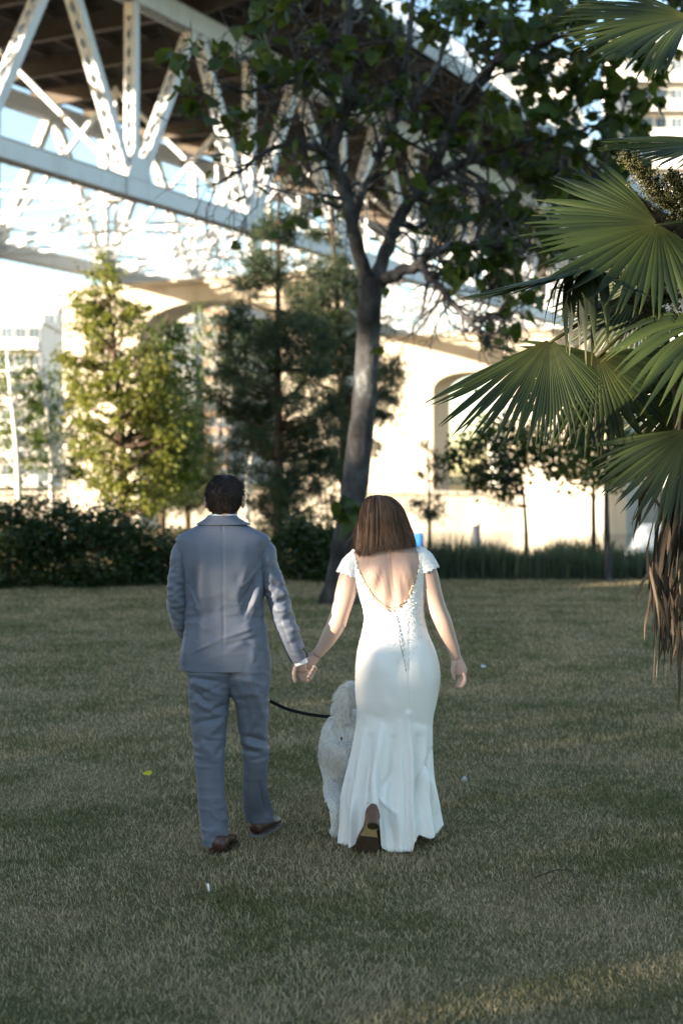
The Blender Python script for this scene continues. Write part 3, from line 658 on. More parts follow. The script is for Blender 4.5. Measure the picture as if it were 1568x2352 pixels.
# ---------------------------------------------------------------- sunlit poplar, birches and shrubs on the left
crown_tree('poplar_tree', 'tall yellow-green poplar glowing in the sun on the left', 'tree', [(285, 1240), (280, 1000), (262, 800), (238, 590)], [(585, 236, 12), (640, 240, 48), (700, 245, 85), (770, 255, 115), (860, 275, 130), (960, 290, 130), (1060, 300, 120), (1180, 300, 95)], 32.0, 215, 62, 0.33, 0.115, LEAF2, M['poplar'], M['pbark'], 0.6, 31, None, 0.13, 0.9, hull=0.25)
crown_tree('broadleaf_tree', 'green leafy tree leaning out to the right of the poplar', 'tree', [(372, 1235), (375, 1100), (380, 900), (385, 720)], [(730, 385, 25), (820, 395, 50), (920, 395, 70), (1040, 390, 75), (1150, 370, 60)], 33.5, 115, 55, 0.40, 0.115, LEAF2, M['birchleaf'], M['pbark'], 0.6, 32, None, 0.09, 0.9, hull=0.2)
crown_tree('birch_tree', 'leaning white birch at the far left edge', 'tree', [(47, 1165), (36, 1000), (24, 890), (15, 780)], [(800, 10, 40), (900, 30, 70), (1000, 40, 75), (1100, 40, 60)], 34.0, 60, 46, 0.36, 0.11, LEAF2, M['birchleaf'], M['birch'], 0.6, 33, 'white birches', 0.10, 0.9, hull=0.3, back=0.9)
crown_tree('birch_tree', 'white birch right of the one at the left edge, before bright leaves', 'tree', [(120, 1165), (117, 1040), (106, 920), (100, 840)], [(850, 100, 40), (920, 115, 60), (1010, 120, 62), (1100, 125, 50)], 35.0, 52, 46, 0.36, 0.11, LEAF2, M['birchleaf'], M['birch'], 0.6, 34, 'white birches', 0.09, 0.9, hull=0.3, back=0.9)
crown_tree('birch_tree', 'thin white birch leaning away beside the second birch from the left', 'tree', [(150, 1165), (146, 1060), (122, 960), (112, 900)], [(890, 150, 30), (980, 165, 40), (1060, 165, 40)], 35.6, 14, 40, 0.32, 0.10, LEAF2, M['birchleaf'], M['birch'], 0.6, 35, 'white birches', 0.06, 0.9, hull=0.3, back=0.9)
for i, (xb, xt, yt, rr, lb) in enumerate([(507, 503, 860, 0.085, 'straight white birch just above the man, leftmost of the four'), (530, 528, 930, 0.075, 'straight white birch above the man, second from the left of four'), (568, 565, 880, 0.075, 'straight white birch right of the man, third of the four'), (572, 608, 900, 0.05, 'slanting thin white birch beside the pine, rightmost of the four')]):
    crown_tree('birch_tree', lb, 'tree', [(xb, 1230), (xb, 1080), ((xb + xt) / 2, 980), (xt, yt)], [(700, xt - 30, 25), (800, xt - 25, 45), (880, xt - 10, 45), (940, xt, 30)], 38.0 + i * 0.4, 24, 30, 0.4, 0.12, LEAF2, M['birchleaf'], M['birch'], 0.6, 50 + i, 'white birches', rr * 1.15, 0.9, hull=0.3, back=0.9)
crown_tree('conifer_tree', 'small dark conifer between the poplar and the pines', 'tree', [(432, 1232), (432, 1100), (430, 930)], [(930, 430, 12), (1000, 432, 40), (1080, 430, 60), (1160, 425, 60)], 36.0, 70, 34, 0.5, 0.22, TU, M['needle'], M['pbark'], 0.1, 61, None, 0.08, 0.9, hull=0.2)
def shrub(label, x, hw, ytop, Y, seed, n=46, per=60, mat='shrub', lsize=0.085):
    yb = HY + F * CAMH / Y
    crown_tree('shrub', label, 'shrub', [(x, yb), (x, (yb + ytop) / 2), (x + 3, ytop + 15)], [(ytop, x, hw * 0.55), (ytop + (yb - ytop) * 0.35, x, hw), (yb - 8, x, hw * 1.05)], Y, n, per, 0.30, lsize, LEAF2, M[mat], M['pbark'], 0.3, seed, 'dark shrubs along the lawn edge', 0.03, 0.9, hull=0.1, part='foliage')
shrub('dark rounded shrub at the left edge of the lawn', 20, 85, 1150, 23.0, 71, 60, 80)
shrub('tallest dark shrub below the poplar, second from the left edge', 125, 80, 1142, 23.6, 72, 60, 80)
shrub('dark shrub below the poplar, third from the left edge', 225, 75, 1168, 23.4, 73, 52, 80)
shrub('lower dark shrub just left of the man', 320, 70, 1190, 24.0, 74, 50, 80)
shrub('low dark shrub half hidden behind the man', 420, 70, 1232, 24.5, 75, 40, 70)
shrub('dark shrub between the pine and the big trunk', 690, 55, 1195, 25.0, 76, 46, 80)
shrub('dark shrub close against the left of the big trunk', 750, 48, 1215, 24.6, 77, 40, 80)
shrub('dark shrub peeping between big trunk and woman', 815, 40, 1215, 25.2, 78, 30, 70)
# ---------------------------------------------------------------- young trees at the right
crown_tree('young_tree', 'slim pale-trunked young tree at the lawn edge, right of the woman', 'tree', [(1396, 1334), (1392, 1200), (1390, 1090), (1380, 990)], [(960, 1370, 70), (1010, 1380, 125), (1060, 1390, 115), (1115, 1400, 75)], 24.6, 70, 20, 0.36, 0.10, LEAF6, M['catalpa'], M['bark'], 0.8, 81, 'young trees at the right', 0.075, 0.9, hull=0.2)
crown_tree('young_tree', 'young tree with mossy brown trunk left of the pale-trunked one', 'tree', [(1362, 1290), (1362, 1180), (1358, 1060), (1340, 980)], [(980, 1300, 85), (1030, 1310, 110), (1075, 1330, 80), (1120, 1345, 35)], 26.5, 50, 20, 0.36, 0.10, LEAF6, M['catalpa'], M['pbark'], 0.8, 82, 'young trees at the right', 0.06, 0.9, hull=0.2)
crown_tree('young_tree', 'leafy tree with hanging branches left of the two slim trunks', 'tree', [(1210, 1285), (1205, 1180), (1195, 1080), (1180, 960)], [(960, 1150, 90), (1000, 1150, 130), (1040, 1135, 130), (1085, 1130, 118), (1150, 1135, 60)], 26.0, 105, 17, 0.36, 0.10, LEAF6, M['catalpa'], M['bark'], 0.8, 83, 'young trees at the right', 0.045, 0.9, hull=0.1)
# ---------------------------------------------------------------- reeds
rr = np.random.default_rng(5); k = 15000
P = np.stack([rr.uniform(-0.2, 8.0, k), rr.uniform(24.9, 27.2, k)], 1)
h = rr.uniform(0.35, 0.85, k) * (0.75 + 0.35 * vnoise(np.c_[P, np.zeros(k)], 1.4, 4)); az = rr.uniform(0, 2 * math.pi, k); ln = rr.uniform(0.1, 0.5, k) * h
Bp = np.c_[P, ground_z(P[:, 0], P[:, 1])]; d = np.stack([np.cos(az), np.sin(az), np.zeros(k)], 1); sd = np.stack([np.cos(az + 1.3), np.sin(az + 1.3), np.zeros(k)], 1) * 0.008
mid = Bp + d * (ln * 0.3)[:, None] + np.array([0, 0, 0.6]) * h[:, None]; tip = Bp + d * ln[:, None] + np.array([0, 0, 1.0]) * h[:, None]
V = np.stack([Bp - sd, Bp + sd, mid + sd, mid - sd, tip], 1).reshape(-1, 3); i = np.arange(k) * 5
Fc = np.stack([np.stack([i, i + 1, i + 2], 1), np.stack([i, i + 2, i + 3], 1), np.stack([i + 3, i + 2, i + 4], 1)], 1).reshape(-1, 3)
o = mk('reed_bed', V, Fc, M['reed'], None, False, {'rnd': np.repeat(rr.uniform(0, 1, k), 5)}); tag(o, 'blue-green bed of tall reeds along the far lawn edge', 'reeds', kind='stuff')
# ---------------------------------------------------------------- fan palm at the right
YP = 7.0
pb = np.array([PX(1690, 0, YP + 0.2)[0], YP + 0.25, 0.0])
palm = thing('fan_palm', pb, 'green fan palm with hanging dead fronds at the right edge', 'palm')
rp = np.random.default_rng(17)
ctop = PX(1660, 700, YP + 0.2)
m = MB(); tpth = smooth_path([pb - [0, 0, .1], pb + [0, 0, 1.0], (pb + ctop) / 2 + [0.02, 0, .2], ctop, ctop + [-.05, 0, .7]], 20)
V, Fc = tube(tpth, np.linspace(0.15, 0.11, 20), 20); V = V + rp.normal(size=V.shape) * 0.008; m.add(V, Fc)
m.build('trunk', M['fibre'], palm, smooth=True)
def fan(hub, d, nrm, R, span, nseg=42, droop=0.25, fused=0.45, asym=(1.0, 1.0), fold=0.35, seed=0, mat=None, wmax=0.037, cup=0.25, droopy=0.0, name='frond', petiole=None):
    """one palmate leaf: hub point, middle direction d, upper-face normal"""
    r = np.random.default_rng(seed); hub = np.asarray(hub, float); d = unit(d); nrm = np.asarray(nrm, float); nrm = unit(nrm - d * (nrm @ d)); sd = np.cross(d, nrm)
    S = 10; V = []; Fc = []; A = []; TT = []
    dphi = 2 * span / nseg; nat = 3
    for i in range(nseg):
        ph = -span + dphi * (i + 0.5) + r.normal() * 0.004; f = (ph + span) / (2 * span); am = asym[0] * (1 - f) + asym[1] * f
        L = R * am * (0.80 + 0.20 * math.cos(ph * 0.8)) * r.uniform(0.93, 1.05)
        dd = d * math.cos(ph) + sd * math.sin(ph); ss = -d * math.sin(ph) + sd * math.cos(ph)
        tw = r.normal() * 0.25; jd = r.uniform(0.6, 1.5); hang = droopy * r.uniform(0.5, 1.4)
        side_b = r.normal() * 0.022; rv = r.uniform()
        split = fused * R * r.uniform(0.85, 1.15)
        for j in range(S):
            u = j / (S - 1); q = 0.015 + u * (L - 0.015)
            p = hub + dd * q * (1 - cup * 0.10 * math.sin(u * math.pi)) + nrm * cup * R * 0.25 * (u * (1 - u) * 2 - u * 0.3) * abs(math.sin(ph))
            fr = max(0.0, (q - split) / (L - split + 1e-6))
            p = p + ss * side_b * fr * fr + np.array([0, 0, -1.0]) * (droop * R * 0.30 * jd * u ** 2.2 + hang * R * fr ** 1.6)
            if hang > 0: p = p - dd * hang * 0.55 * R * fr ** 1.6
            wd = min(q * dphi * 0.56, wmax * 0.55) if q > split * 0.9 else q * dphi * 0.60
            wd = min(wd, wmax * 0.66) * (1.0 if u < 0.62 else max(0.05, 1 - ((u - 0.62) / 0.38) ** 1.4))
            c_, s_ = math.cos(tw * fr), math.sin(tw * fr); s2 = ss * c_ + nrm * s_; n2 = nrm * c_ - ss * s_
            V += [p - s2 * wd - n2 * wd * fold, p + n2 * wd * fold, p + s2 * wd - n2 * wd * fold]; A += [rv] * 3; TT += [u] * 3
        b = i * S * 3
        for j in range(S - 1):
            for e in (0, 1): a0 = b + j * 3 + e; Fc.append((a0, a0 + 1, a0 + 4, a0 + 3))
    o = mk(name, np.array(V), np.array(Fc), mat or M['palm'], palm, False, {'rnd': np.array(A), 'tip': np.array(TT)})
    if petiole is not None:
        m = MB(); q = np.asarray(petiole, float); mid = (hub + q) / 2 + np.array([0, 0, 0.08]); m.tube(smooth_path([q, mid, hub + d * 0.02], 12), np.linspace(0.016, 0.008, 12), 8); m.build('petiole', M['palm'], o, smooth=True)
    return o
def C(x, y, dy=0.0): return PX(x, y, YP + dy)
crn = ctop + np.array([0, 0, 0.25])
fan(C(1510, 515, -.05), (-.75, -.25, -.35), (0.05, -.75, .65), 0.70, 1.75, 46, 0.12, 0.42, (0.85, 1.0), seed=1, petiole=crn)
fan(C(1262, 778, -.10), (-.08, -.22, -.97), (0.06, -.95, .30), 0.60, 1.04, 46, 0.03, 0.52, (0.60, 1.25), seed=2, petiole=crn - [0, 0, .1])
fan(C(1370, 812, .25), (-.05, .0, -1), (0.05, -1, .1), 0.56, 1.75, 40, 0.05, 0.40, (1.0, .9), seed=3, petiole=crn - [0, 0, .15])
fan(C(1585, 40, .1), (-.95, -.1, -.05), (0.1, -.6, .75), 0.66, 1.1, 34, 0.35, 0.35, (1, 1), seed=4, petiole=crn + [0, 0, .3])
fan(C(1668, 335, -.1), (-1, -.15, .0), (0.0, -.35, .9), 0.62, 1.0, 34, 0.22, 0.5, (1, 1), seed=5, petiole=crn + [0, 0, .15])
fan(C(1375, 625, .05), (-1, -.1, -.18), (-.05, -.06, 1), 0.70, 1.15, 36, 0.06, 0.5, (1, 1), seed=6, droopy=0.0, petiole=crn)
fan(C(1372, 622, .02), (-.55, -.55, -.1), (-.1, -.3, .9), 0.42, 0.85, 14, 0.2, 0.35, (1, 1), seed=16, droopy=0.75)
fan(C(1660, 735, -.35), (-.85, -.3, -.30), (0.0, -.7, .7), 0.62, 0.75, 18, 0.35, 0.35, (1, 1), seed=7, droopy=0.15, petiole=crn)
fan(C(1580, 985, -.1), (-.55, -.15, -.85), (-.3, -.9, .25), 0.52, 0.95, 32, 0.12, 0.4, (1, 1), seed=8, petiole=crn - [0, 0, .3])
fan(C(1480, 640, .5), (-.6, .3, -.5), (0.1, -.8, .5), 0.55, 1.5, 34, 0.1, 0.4, (1, 1), seed=9, petiole=crn)
fan(C(1620, 860, .4), (-.5, .3, -.8), (0.1, -.9, .3), 0.58, 1.4, 34, 0.1, 0.4, (1, 1), seed=10, petiole=crn)
fan(C(1760, 520, .1), (.9, -.1, .1), (0.1, -.4, .9), 0.66, 1.6, 40, 0.2, 0.45, (1, 1), seed=12, petiole=crn)
fan(C(1800, 800, .0), (.8, -.2, -.5), (0.1, -.7, .6), 0.66, 1.6, 40, 0.2, 0.45, (1, 1), seed=13, petiole=crn)
# hanging dead fronds
for i, (x, y, L, n) in enumerate([(1572, 1090, .95, 15), (1556, 1160, .80, 12), (1586, 1240, .85, 15), (1546, 1030, .55, 10), (1572, 1330, .55, 10), (1596, 1000, 1.1, 14), (1548, 1190, .85, 10)]):
    r = np.random.default_rng(90 + i); V = []; Fc = []; A = []; hub = C(x, y, -0.12 + 0.09 * i)
    for j in range(n):
        a = r.uniform(-1.3, 0.9); Lj = L * r.uniform(0.5, 1.05); w_ = r.uniform(0.006, 0.013); kx = r.normal(0, .035, 3); rv = r.uniform(); tw = r.uniform(0, 6)
        S = 9
        for q in range(S):
            u = q / (S - 1); sp = 0.15 * math.sin(a) * min(1, u * 2.2)
            p = hub + np.array([sp + kx[0] * math.sin(u * 5) + (-0.03 * u), 0.06 * math.cos(a) * u + kx[1] * math.sin(u * 4 + 1), 0.06 * math.sin(min(1, u * 3) * math.pi) - Lj * u])
            e = np.array([math.cos(tw + u * 3), math.sin(tw + u * 3), 0]) * w_ * (1 - u ** 3) * (0.4 + 1.2 * min(1, u * 3))
            V += [p - e, p + np.array([0, -w_ * .4, 0]), p + e]; A += [rv] * 3
        b = j * S * 3
        for q in range(S - 1):
            for e in (0, 1): a0 = b + q * 3 + e; Fc.append((a0, a0 + 1, a0 + 4, a0 + 3))
    dn = mk('dead_frond', np.array(V), np.array(Fc), M['dead'], palm, False, {'rnd': np.array(A)})
    m = MB(); m.tube(smooth_path([crn - [0, 0, .45], (hub + crn) / 2 + [-.05, 0, 0], hub], 9), np.linspace(.014, .008, 9), 6); m.build('petiole', M['dead'], dn, smooth=True)
# flower clusters
def flower(pts, w0, n, seed):
    r = np.random.default_rng(seed); m = MB(); P = smooth_path([C(*p) for p in pts], 16); m.tube(P, np.linspace(.010, .004, 16), 6); pos = []
    for i in range(n):
        j = r.integers(2, 16); d = unit(r.normal(size=3) + unit(P[j] - P[j - 1]) * 1.3 + np.array([0, 0, .5])); L = w0 * r.uniform(0.4, 1.0) * (1.15 - j / 22)
        Q = limb(m, P[j], P[j] + d * L, .0022, .001, 0.06, 0, 5, 4, r)
        for u in np.linspace(0.15, 1, 16): pos.append(Q[0] + (Q[-1] - Q[0]) * u + r.normal(size=3) * 0.007)
    st = m.build('flower_cluster', M['flower'], palm, smooth=True)
    pos = np.array(pos); k = len(pos); tv = np.array([[1, 0, 0], [-1, 0, 0], [0, 1, 0], [0, -1, 0], [0, 0, 1], [0, 0, -1]], float); tf = np.array([[0, 2, 4], [2, 1, 4], [1, 3, 4], [3, 0, 4], [2, 0, 5], [1, 2, 5], [3, 1, 5], [0, 3, 5]])
    V, Fc = scatter(tv, tf, pos, rand_rot(k, r), 0.0052 * r.uniform(.7, 1.3, k)); mk('bud', V, Fc, M['flower'], st, True, {'rnd': np.repeat(r.uniform(0, 1, k), 6)}, 'stuff')
flower([(1600, 520, .15), (1530, 470, .1), (1470, 400, .05), (1445, 370, .05)], 0.17, 230, 1)
flower([(1620, 520, .1), (1570, 450, .05), (1545, 410, .0)], 0.15, 150, 2)
flower([(1560, 700, .3), (1480, 660, .25), (1400, 640, .2), (1350, 655, .2)], 0.12, 170, 3)
flower([(1580, 760, .3), (1500, 720, .2), (1450, 690, .2)], 0.12, 140, 4)
# ---------------------------------------------------------------- people: helpers
def proj(V):
    V = np.asarray(V); return np.stack([CX + V[..., 0] * F / V[..., 1], HY - (V[..., 2] - CAMH) * F / V[..., 1]], -1)
def px_loft(rows, Y0, n=96, m=60, e=2.0, ys=None):
    """rows: (y, xl, xr, dY, half depth behind (towards us), half depth in front); horizontal rings"""
    ys = np.linspace(rows[0][0], rows[-1][0], m) if ys is None else np.asarray(ys, float)
    R = interp_rows(rows, ys); th = np.arange(n) * 2 * math.pi / n; c, s_ = np.cos(th), np.sin(th)
    cc = np.sign(c) * np.abs(c) ** (2 / e); ss = np.sign(s_) * np.abs(s_) ** (2 / e)
    G = np.zeros((len(ys), n, 3)); O = np.zeros_like(G)
    for i, y in enumerate(ys):
        xl, xr, dY, hb, hf = R[i]; Yc = Y0 + dY; p = PX((xl + xr) / 2, y, Yc); hw = (xr - xl) / 2 * Yc / F
        G[i, :, 0] = p[0] + hw * cc; G[i, :, 1] = Yc + np.where(ss < 0, hb, hf) * ss; G[i, :, 2] = p[2]
        d = np.stack([c / max(hw, 1e-3), s_ / max(hb, 1e-3) , np.zeros(n)], 1); O[i] = d / np.linalg.norm(d, axis=1)[:, None]
    return G, O
def ridge(G, O, segs, back=True, gain=1.0):
    """raise (or sink) cloth along picture-space fold lines on the side towards us"""
    pr = proj(G); x, y = pr[..., 0], pr[..., 1]; D = np.zeros(x.shape)
    for x0, y0, x1, y1, amp, wd in segs:
        amp = amp * gain
        dx, dy = x1 - x0, y1 - y0; L2 = dx * dx + dy * dy; t = ((x - x0) * dx + (y - y0) * dy) / L2; tc = np.clip(t, 0, 1)
        dist = np.hypot(x - x0 - tc * dx, y - y0 - tc * dy); D += amp * np.exp(-(dist / wd) ** 2) * (0.35 + 0.65 * np.sin(np.pi * np.clip(tc, 0.02, 0.98)))
    if back: D = D * np.clip(-O[..., 1] * 3 + 0.3, 0, 1)
    return G + O * D[..., None]
def wrinkle(G, O, sv, amp, mask, seed=1, pw=3.0):
    n_ = vnoise(G.reshape(-1, 3) * np.asarray(sv), 1.0, seed).reshape(G.shape[:2]) + 0.35 * vnoise(G.reshape(-1, 3) * np.asarray(sv) * 2.1, 1.0, seed + 5).reshape(G.shape[:2])
    return G + O * (((1 - np.abs(n_).clip(0, 1)) ** pw - 0.35) * amp * mask)[..., None]
def bandm(y, c, w_): return np.exp(-((y - c) / w_) ** 2)
def grid_mesh(name, G, mat, parent, caps=(False, False), drop=None, smooth=True, attrs=None):
    m_, n = G.shape[:2]; Fc = grid_faces(m_, n)
    if drop is not None:
        keep = ~drop; Fc = [f for k_, f in enumerate(Fc) if keep[k_ // n, k_ % n]]
    if caps[0]: Fc.append(tuple(range(n - 1, -1, -1)))
    if caps[1]: Fc.append(tuple(range((m_ - 1) * n, m_ * n)))
    return mk(name, G.reshape(-1, 3), Fc, mat, parent, smooth, attrs)
def solid(o, t):
    md = o.modifiers.new('thickness', 'SOLIDIFY'); md.thickness = t; md.offset = -1; return o
def tube_px(pts, radii, Y0, n=20, m=40, squash=1.0):
    """pts: (x, y, dY); radii in metres"""
    P = np.array([np.r_[PX(x, y, Y0 + d), r] for (x, y, d), r in zip(pts, radii)]); Q = smooth_path(P, m)
    V, Fc = tube(Q[:, :3], Q[:, 3], n, True, Q[:, 3] * squash); return V, Fc, Q
def ball(c, r, n=16, m=10):
    c = np.asarray(c, float); r = np.broadcast_to(r, (3,)); V = []
    for i in range(m + 1):
        a = math.pi * (i + 0.02) / (m + 0.04)
        for j in range(n): b = 2 * math.pi * j / n; V.append(c + r * np.array([math.sin(a) * math.cos(b), math.sin(a) * math.sin(b), math.cos(a)]))
    return np.array(V), grid_faces(m + 1, n) + [tuple(range(n - 1, -1, -1)), tuple(range(m * n, m * n + n))]
def fuse(name, mb, mat, parent, voxel=0.005, it=4):
    """one continuous skin over overlapping closed shapes"""
    me = raw_mesh('tmp', np.concatenate(mb.V), mb.F); ob = bpy.data.objects.new('tmp', me); col.objects.link(ob)
    md = ob.modifiers.new('r', 'REMESH'); md.mode = 'VOXEL'; md.voxel_size = voxel; md.use_smooth_shade = True
    sm = ob.modifiers.new('s', 'SMOOTH'); sm.factor = 0.5; sm.iterations = it
    dg = bpy.context.evaluated_depsgraph_get(); ev = ob.evaluated_get(dg); t = ev.to_mesh()
    V = np.zeros(len(t.vertices) * 3); t.vertices.foreach_get('co', V); V = V.reshape(-1, 3)
    Fc = [tuple(p.vertices) for p in t.polygons]; ev.to_mesh_clear(); bpy.data.objects.remove(ob); bpy.data.meshes.remove(me)
    return mk(name, V, Fc, mat, parent, True), V, Fc
def ribbons(paths, width, rnds, roll=0.0):
    """paths (k, s, 3) -> flat strands facing the viewer and sides at random"""
    k, s_, _ = paths.shape; T = np.gradient(paths, axis=1); rl_ = np.random.default_rng(k).normal(0, roll, (k, 1, 1)); sd = np.cross(T, np.concatenate([0.15 + rl_, -np.ones((k, 1, 1)), 0.1 + 0 * rl_], 2)); sd /= np.linalg.norm(sd, axis=2)[..., None] + 1e-9
    w_ = width * np.linspace(1, 0.25, s_)[None, :, None]; V = np.stack([paths - sd * w_ / 2, paths + sd * w_ / 2], 2).reshape(-1, 3)
    b = (np.arange(k) * s_ * 2)[:, None] + (np.arange(s_ - 1) * 2)[None]; b = b.ravel()
    return V, np.stack([b, b + 1, b + 3, b + 2], 1), np.repeat(rnds, s_ * 2)
s = NT('skin'); nz = s.noise(6, 3); s.base(s.mix(nz, (0.41, 0.265, 0.21), (0.53, 0.36, 0.29)), 0.5, 0.4)
s.b.inputs['Subsurface Weight'].default_value = 0.12; s.b.inputs['Subsurface Radius'].default_value = (0.012, 0.005, 0.003); s.b.inputs['Subsurface Scale'].default_value = 0.5; M['skin'] = s.m
def cloth(name, c, rough, weave, bump=0.12, sheen=0.15):
    s = NT(name); a = s.noise(weave, 2, 0.6, None, (1, 1, 4)); b = s.noise(weave, 2, 0.6, None, (4, 1, 1)); f = s.math('ADD', s.math('MULTIPLY', a, 0.5), s.math('MULTIPLY', b, 0.5))
    s.base(s.mix(s.ramp(f, [(0.3, 0.0), (0.7, 1.0)]), tuple(x * 0.78 for x in c), tuple(x * 1.2 for x in c)), rough, 0.35); s.bump(f, bump, 0.002)
    s.b.inputs['Sheen Weight'].default_value = sheen; s.b.inputs['Sheen Roughness'].default_value = 0.4; return s.m
M['suit'] = cloth('grey_blue_worsted', (0.112, 0.130, 0.174), 0.55, 260, 0.12, 0.06)
M['shirt'] = cloth('white_shirt', (0.75, 0.77, 0.80), 0.7, 300)
s = NT('ivory_crepe'); s.base((0.80, 0.79, 0.77), 0.42, 0.35); s.bump(s.noise(300, 2), 0.04, 0.002); M['satin'] = s.m
s = NT('ivory_lace'); a = s.noise(95, 3, 0.65); s.base(s.mix(s.ramp(a, [(0.42, 0.0), (0.6, 1.0)]), (0.76, 0.76, 0.75), (0.85, 0.84, 0.82)), 0.75, 0.2); s.bump(a, 0.6, 0.008); M['lace'] = s.m
def hair_mat(name, c0, c1, rough=0.38, spec=0.45):
    s = NT(name); s.base(s.ramp(s.rnd(), [(0, c0), (1, c1)]), rough, spec); return s.m
M['hair_m'] = hair_mat('dark_brown_hair', (0.005, 0.0037, 0.003), (0.040, 0.027, 0.020), 0.5, 0.22)
M['hair_w'] = hair_mat('brown_hair', (0.016, 0.008, 0.0055), (0.19, 0.105, 0.064), 0.48, 0.28)
M['leather'] = plain('oxblood_leather', (0.055, 0.022, 0.018), 0.42, 0.5, 0, 0.25, 30)
M['brownl'] = plain('brown_leather', (0.13, 0.065, 0.04), 0.5, 0.4, 0, 0.25, 30)
M['sole_d'] = plain('dark_sole', (0.055, 0.036, 0.026), 0.8, 0.2, 0, 0.3, 60)
M['sole_t'] = plain('tan_sole', (0.36, 0.25, 0.13), 0.6, 0.3, 0, 0.25, 25)
M['sole_g'] = plain('grey_sole', (0.18, 0.16, 0.15), 0.7, 0.3)
M['black'] = plain('black_webbing', (0.006, 0.007, 0.009), 0.7, 0.3)
M['sock'] = plain('black_sock', (0.008, 0.008, 0.010), 0.9, 0.1)
M['gold'] = plain('gold_chain', (0.65, 0.42, 0.16), 0.3, 0.5, 1.0)
M['pearl'] = plain('pearl', (0.80, 0.78, 0.74), 0.2, 0.6)
M['horn'] = plain('dark_button', (0.012, 0.012, 0.016), 0.35, 0.5)

# ---------------------------------------------------------------- the man
YM = 6.95
man = thing('person', (PX(515, 0, YM)[0], YM, 0), 'man in grey-blue suit seen from behind, walking and holding her hand', 'person', 'couple walking over the lawn')
# body, one skin
b = MB()
G, O = px_loft([(1098, 503, 529, 0, .040, .05), (1113, 488, 544, 0, .072, .09), (1135, 482, 550, 0, .082, .098), (1160, 484, 549, .008, .070, .098), (1180, 487, 545, .02, .052, .090), (1200, 494, 538, .035, .04, .078), (1212, 502, 530, .055, .025, .045)], YM, 40, 30)
b.add(G.reshape(-1, 3), grid_faces(30, 40) + [tuple(range(39, -1, -1)), tuple(range(29 * 40, 30 * 40))])
for pts, rad_ in (([(516, 1165, .0), (514, 1190, -.01), (512, 1250, .01)], [.053, .052, .05]),              # neck
                  ([(516, 1240, .01), (514, 1300, .01), (516, 1400, .01), (518, 1470, .01), (520, 1540, .01)], [.06, .09, .09, .085, .06]),
                  ([(430, 1245, 0), (413, 1330, 0), (408, 1410, .02), (430, 1455, .16), (462, 1478, .30)], [.045, .042, .036, .030, .024]),
                  ([(598, 1250, 0), (625, 1330, 0), (645, 1400, .0), (672, 1470, .0), (690, 1515, .02)], [.045, .042, .036, .032, .026]),
                  ([(484, 1540, .0), (482, 1650, .0), (484, 1740, .0), (490, 1850, -.02), (497, 1935, -.03)], [.055, .055, .050, .043, .034]),
                  ([(568, 1540, .0), (578, 1650, .05), (585, 1740, .09), (592, 1820, .2), (600, 1885, .29)], [.055, .055, .050, .043, .034])):
    V, Fc, _ = tube_px(pts, rad_, YM, 20, 24); b.add(V, Fc)
V, Fc = ball(PX(513, 1160, YM) + [0, .108, 0], (.014, .022, .028)); b.add(V, Fc)   # nose
for x_ in (474, 558.5):
    V, Fc = ball(PX(x_, 1152, YM) + [0, -.008, 0], (.011, .022, .034)); b.add(V, Fc)   # ears
# left hand closed on the lead, in front of the body
V, Fc = ball(PX(474, 1488, YM + .36), (.036, .03, .042)); b.add(V, Fc)
for i in range(4):
    V, Fc, _ = tube_px([(470 + 3 * i, 1476 + 8 * i, .34), (484 + i, 1478 + 8 * i, .37), (480 + i, 1482 + 8 * i, .40), (468 + i, 1482 + 8 * i, .395)], [.0095] * 4, YM, 10, 12); b.add(V, Fc)
# right hand: palm behind hers, fingers closing up round its lower edge
V, Fc, _ = tube_px([(690, 1508, .02), (689, 1522, .028), (688, 1540, .036)], [.027, .034, .034], YM, 16, 12, .62); b.add(V, Fc)
for i in range(4):
    V, Fc, _ = tube_px([(685 + 4 * i, 1538, .045), (694 + 6 * i, 1562 - 6 * i, .040), (711 + 4.4 * i, 1561 - 8 * i, .012), (707 + 4.4 * i, 1553 - 7.5 * i, -.020)], [.0105, .0098, .0092, .0082], YM, 12, 16); b.add(V, Fc)
V, Fc, _ = tube_px([(684, 1522, .012), (676, 1536, -.004), (674.5, 1553, -.010), (678, 1567, -.006)], [.013, .0115, .0105, .0085], YM, 12, 14); b.add(V, Fc)
body, _, _ = fuse('body', b, M['skin'], man, 0.0035, 2)
for x_ in (498, 530):
    V, Fc = ball(PX(x_, 1148, YM) + [0, .094, 0], (.012, .010, .011)); e_ = mk('eye', V, Fc, M['pearl'], body)
    V, Fc = ball(PX(x_, 1148, YM) + [0, .102, 0], (.005, .004, .005)); mk('iris', V, Fc, M['hair_m'], e_)
V, Fc = ball(PX(513, 1183, YM) + [0, .106, 0], (.022, .006, .006)); mk('mouth', V, Fc, plain('lips', (.35, .13, .11), .5), body)
# jacket
JR = [(1192, 477, 545, -.005, .055, .06), (1200, 466, 556, -.005, .066, .065), (1208, 451, 571, -.004, .076, .07), (1216, 436, 587, -.003, .084, .08), (1224, 419, 605, 0, .090, .088), (1230, 409, 616, 0, .094, .092), (1237, 404, 621, 0, .100, .098), (1250, 406, 619, 0, .110, .108), (1275, 413, 613, 0, .122, .12), (1310, 420, 609, 0, .128, .13),
      (1350, 425, 607, .0, .120, .128), (1400, 427, 607, .005, .110, .125), (1440, 424, 612, .005, .118, .128), (1490, 417, 618, .005, .130, .132), (1535, 411, 624, .01, .138, .138)]
ys = np.r_[np.linspace(1192, 1240, 34), np.linspace(1242, 1535, 110), 1536, 1534, 1515]
G, O = px_loft(JR, YM, 280, ys=ys, e=2.35)
G[-2] = G[-2] - O[-2] * 0.006; G[-1] = G[-1] - O[-1] * 0.008
pr = proj(G)
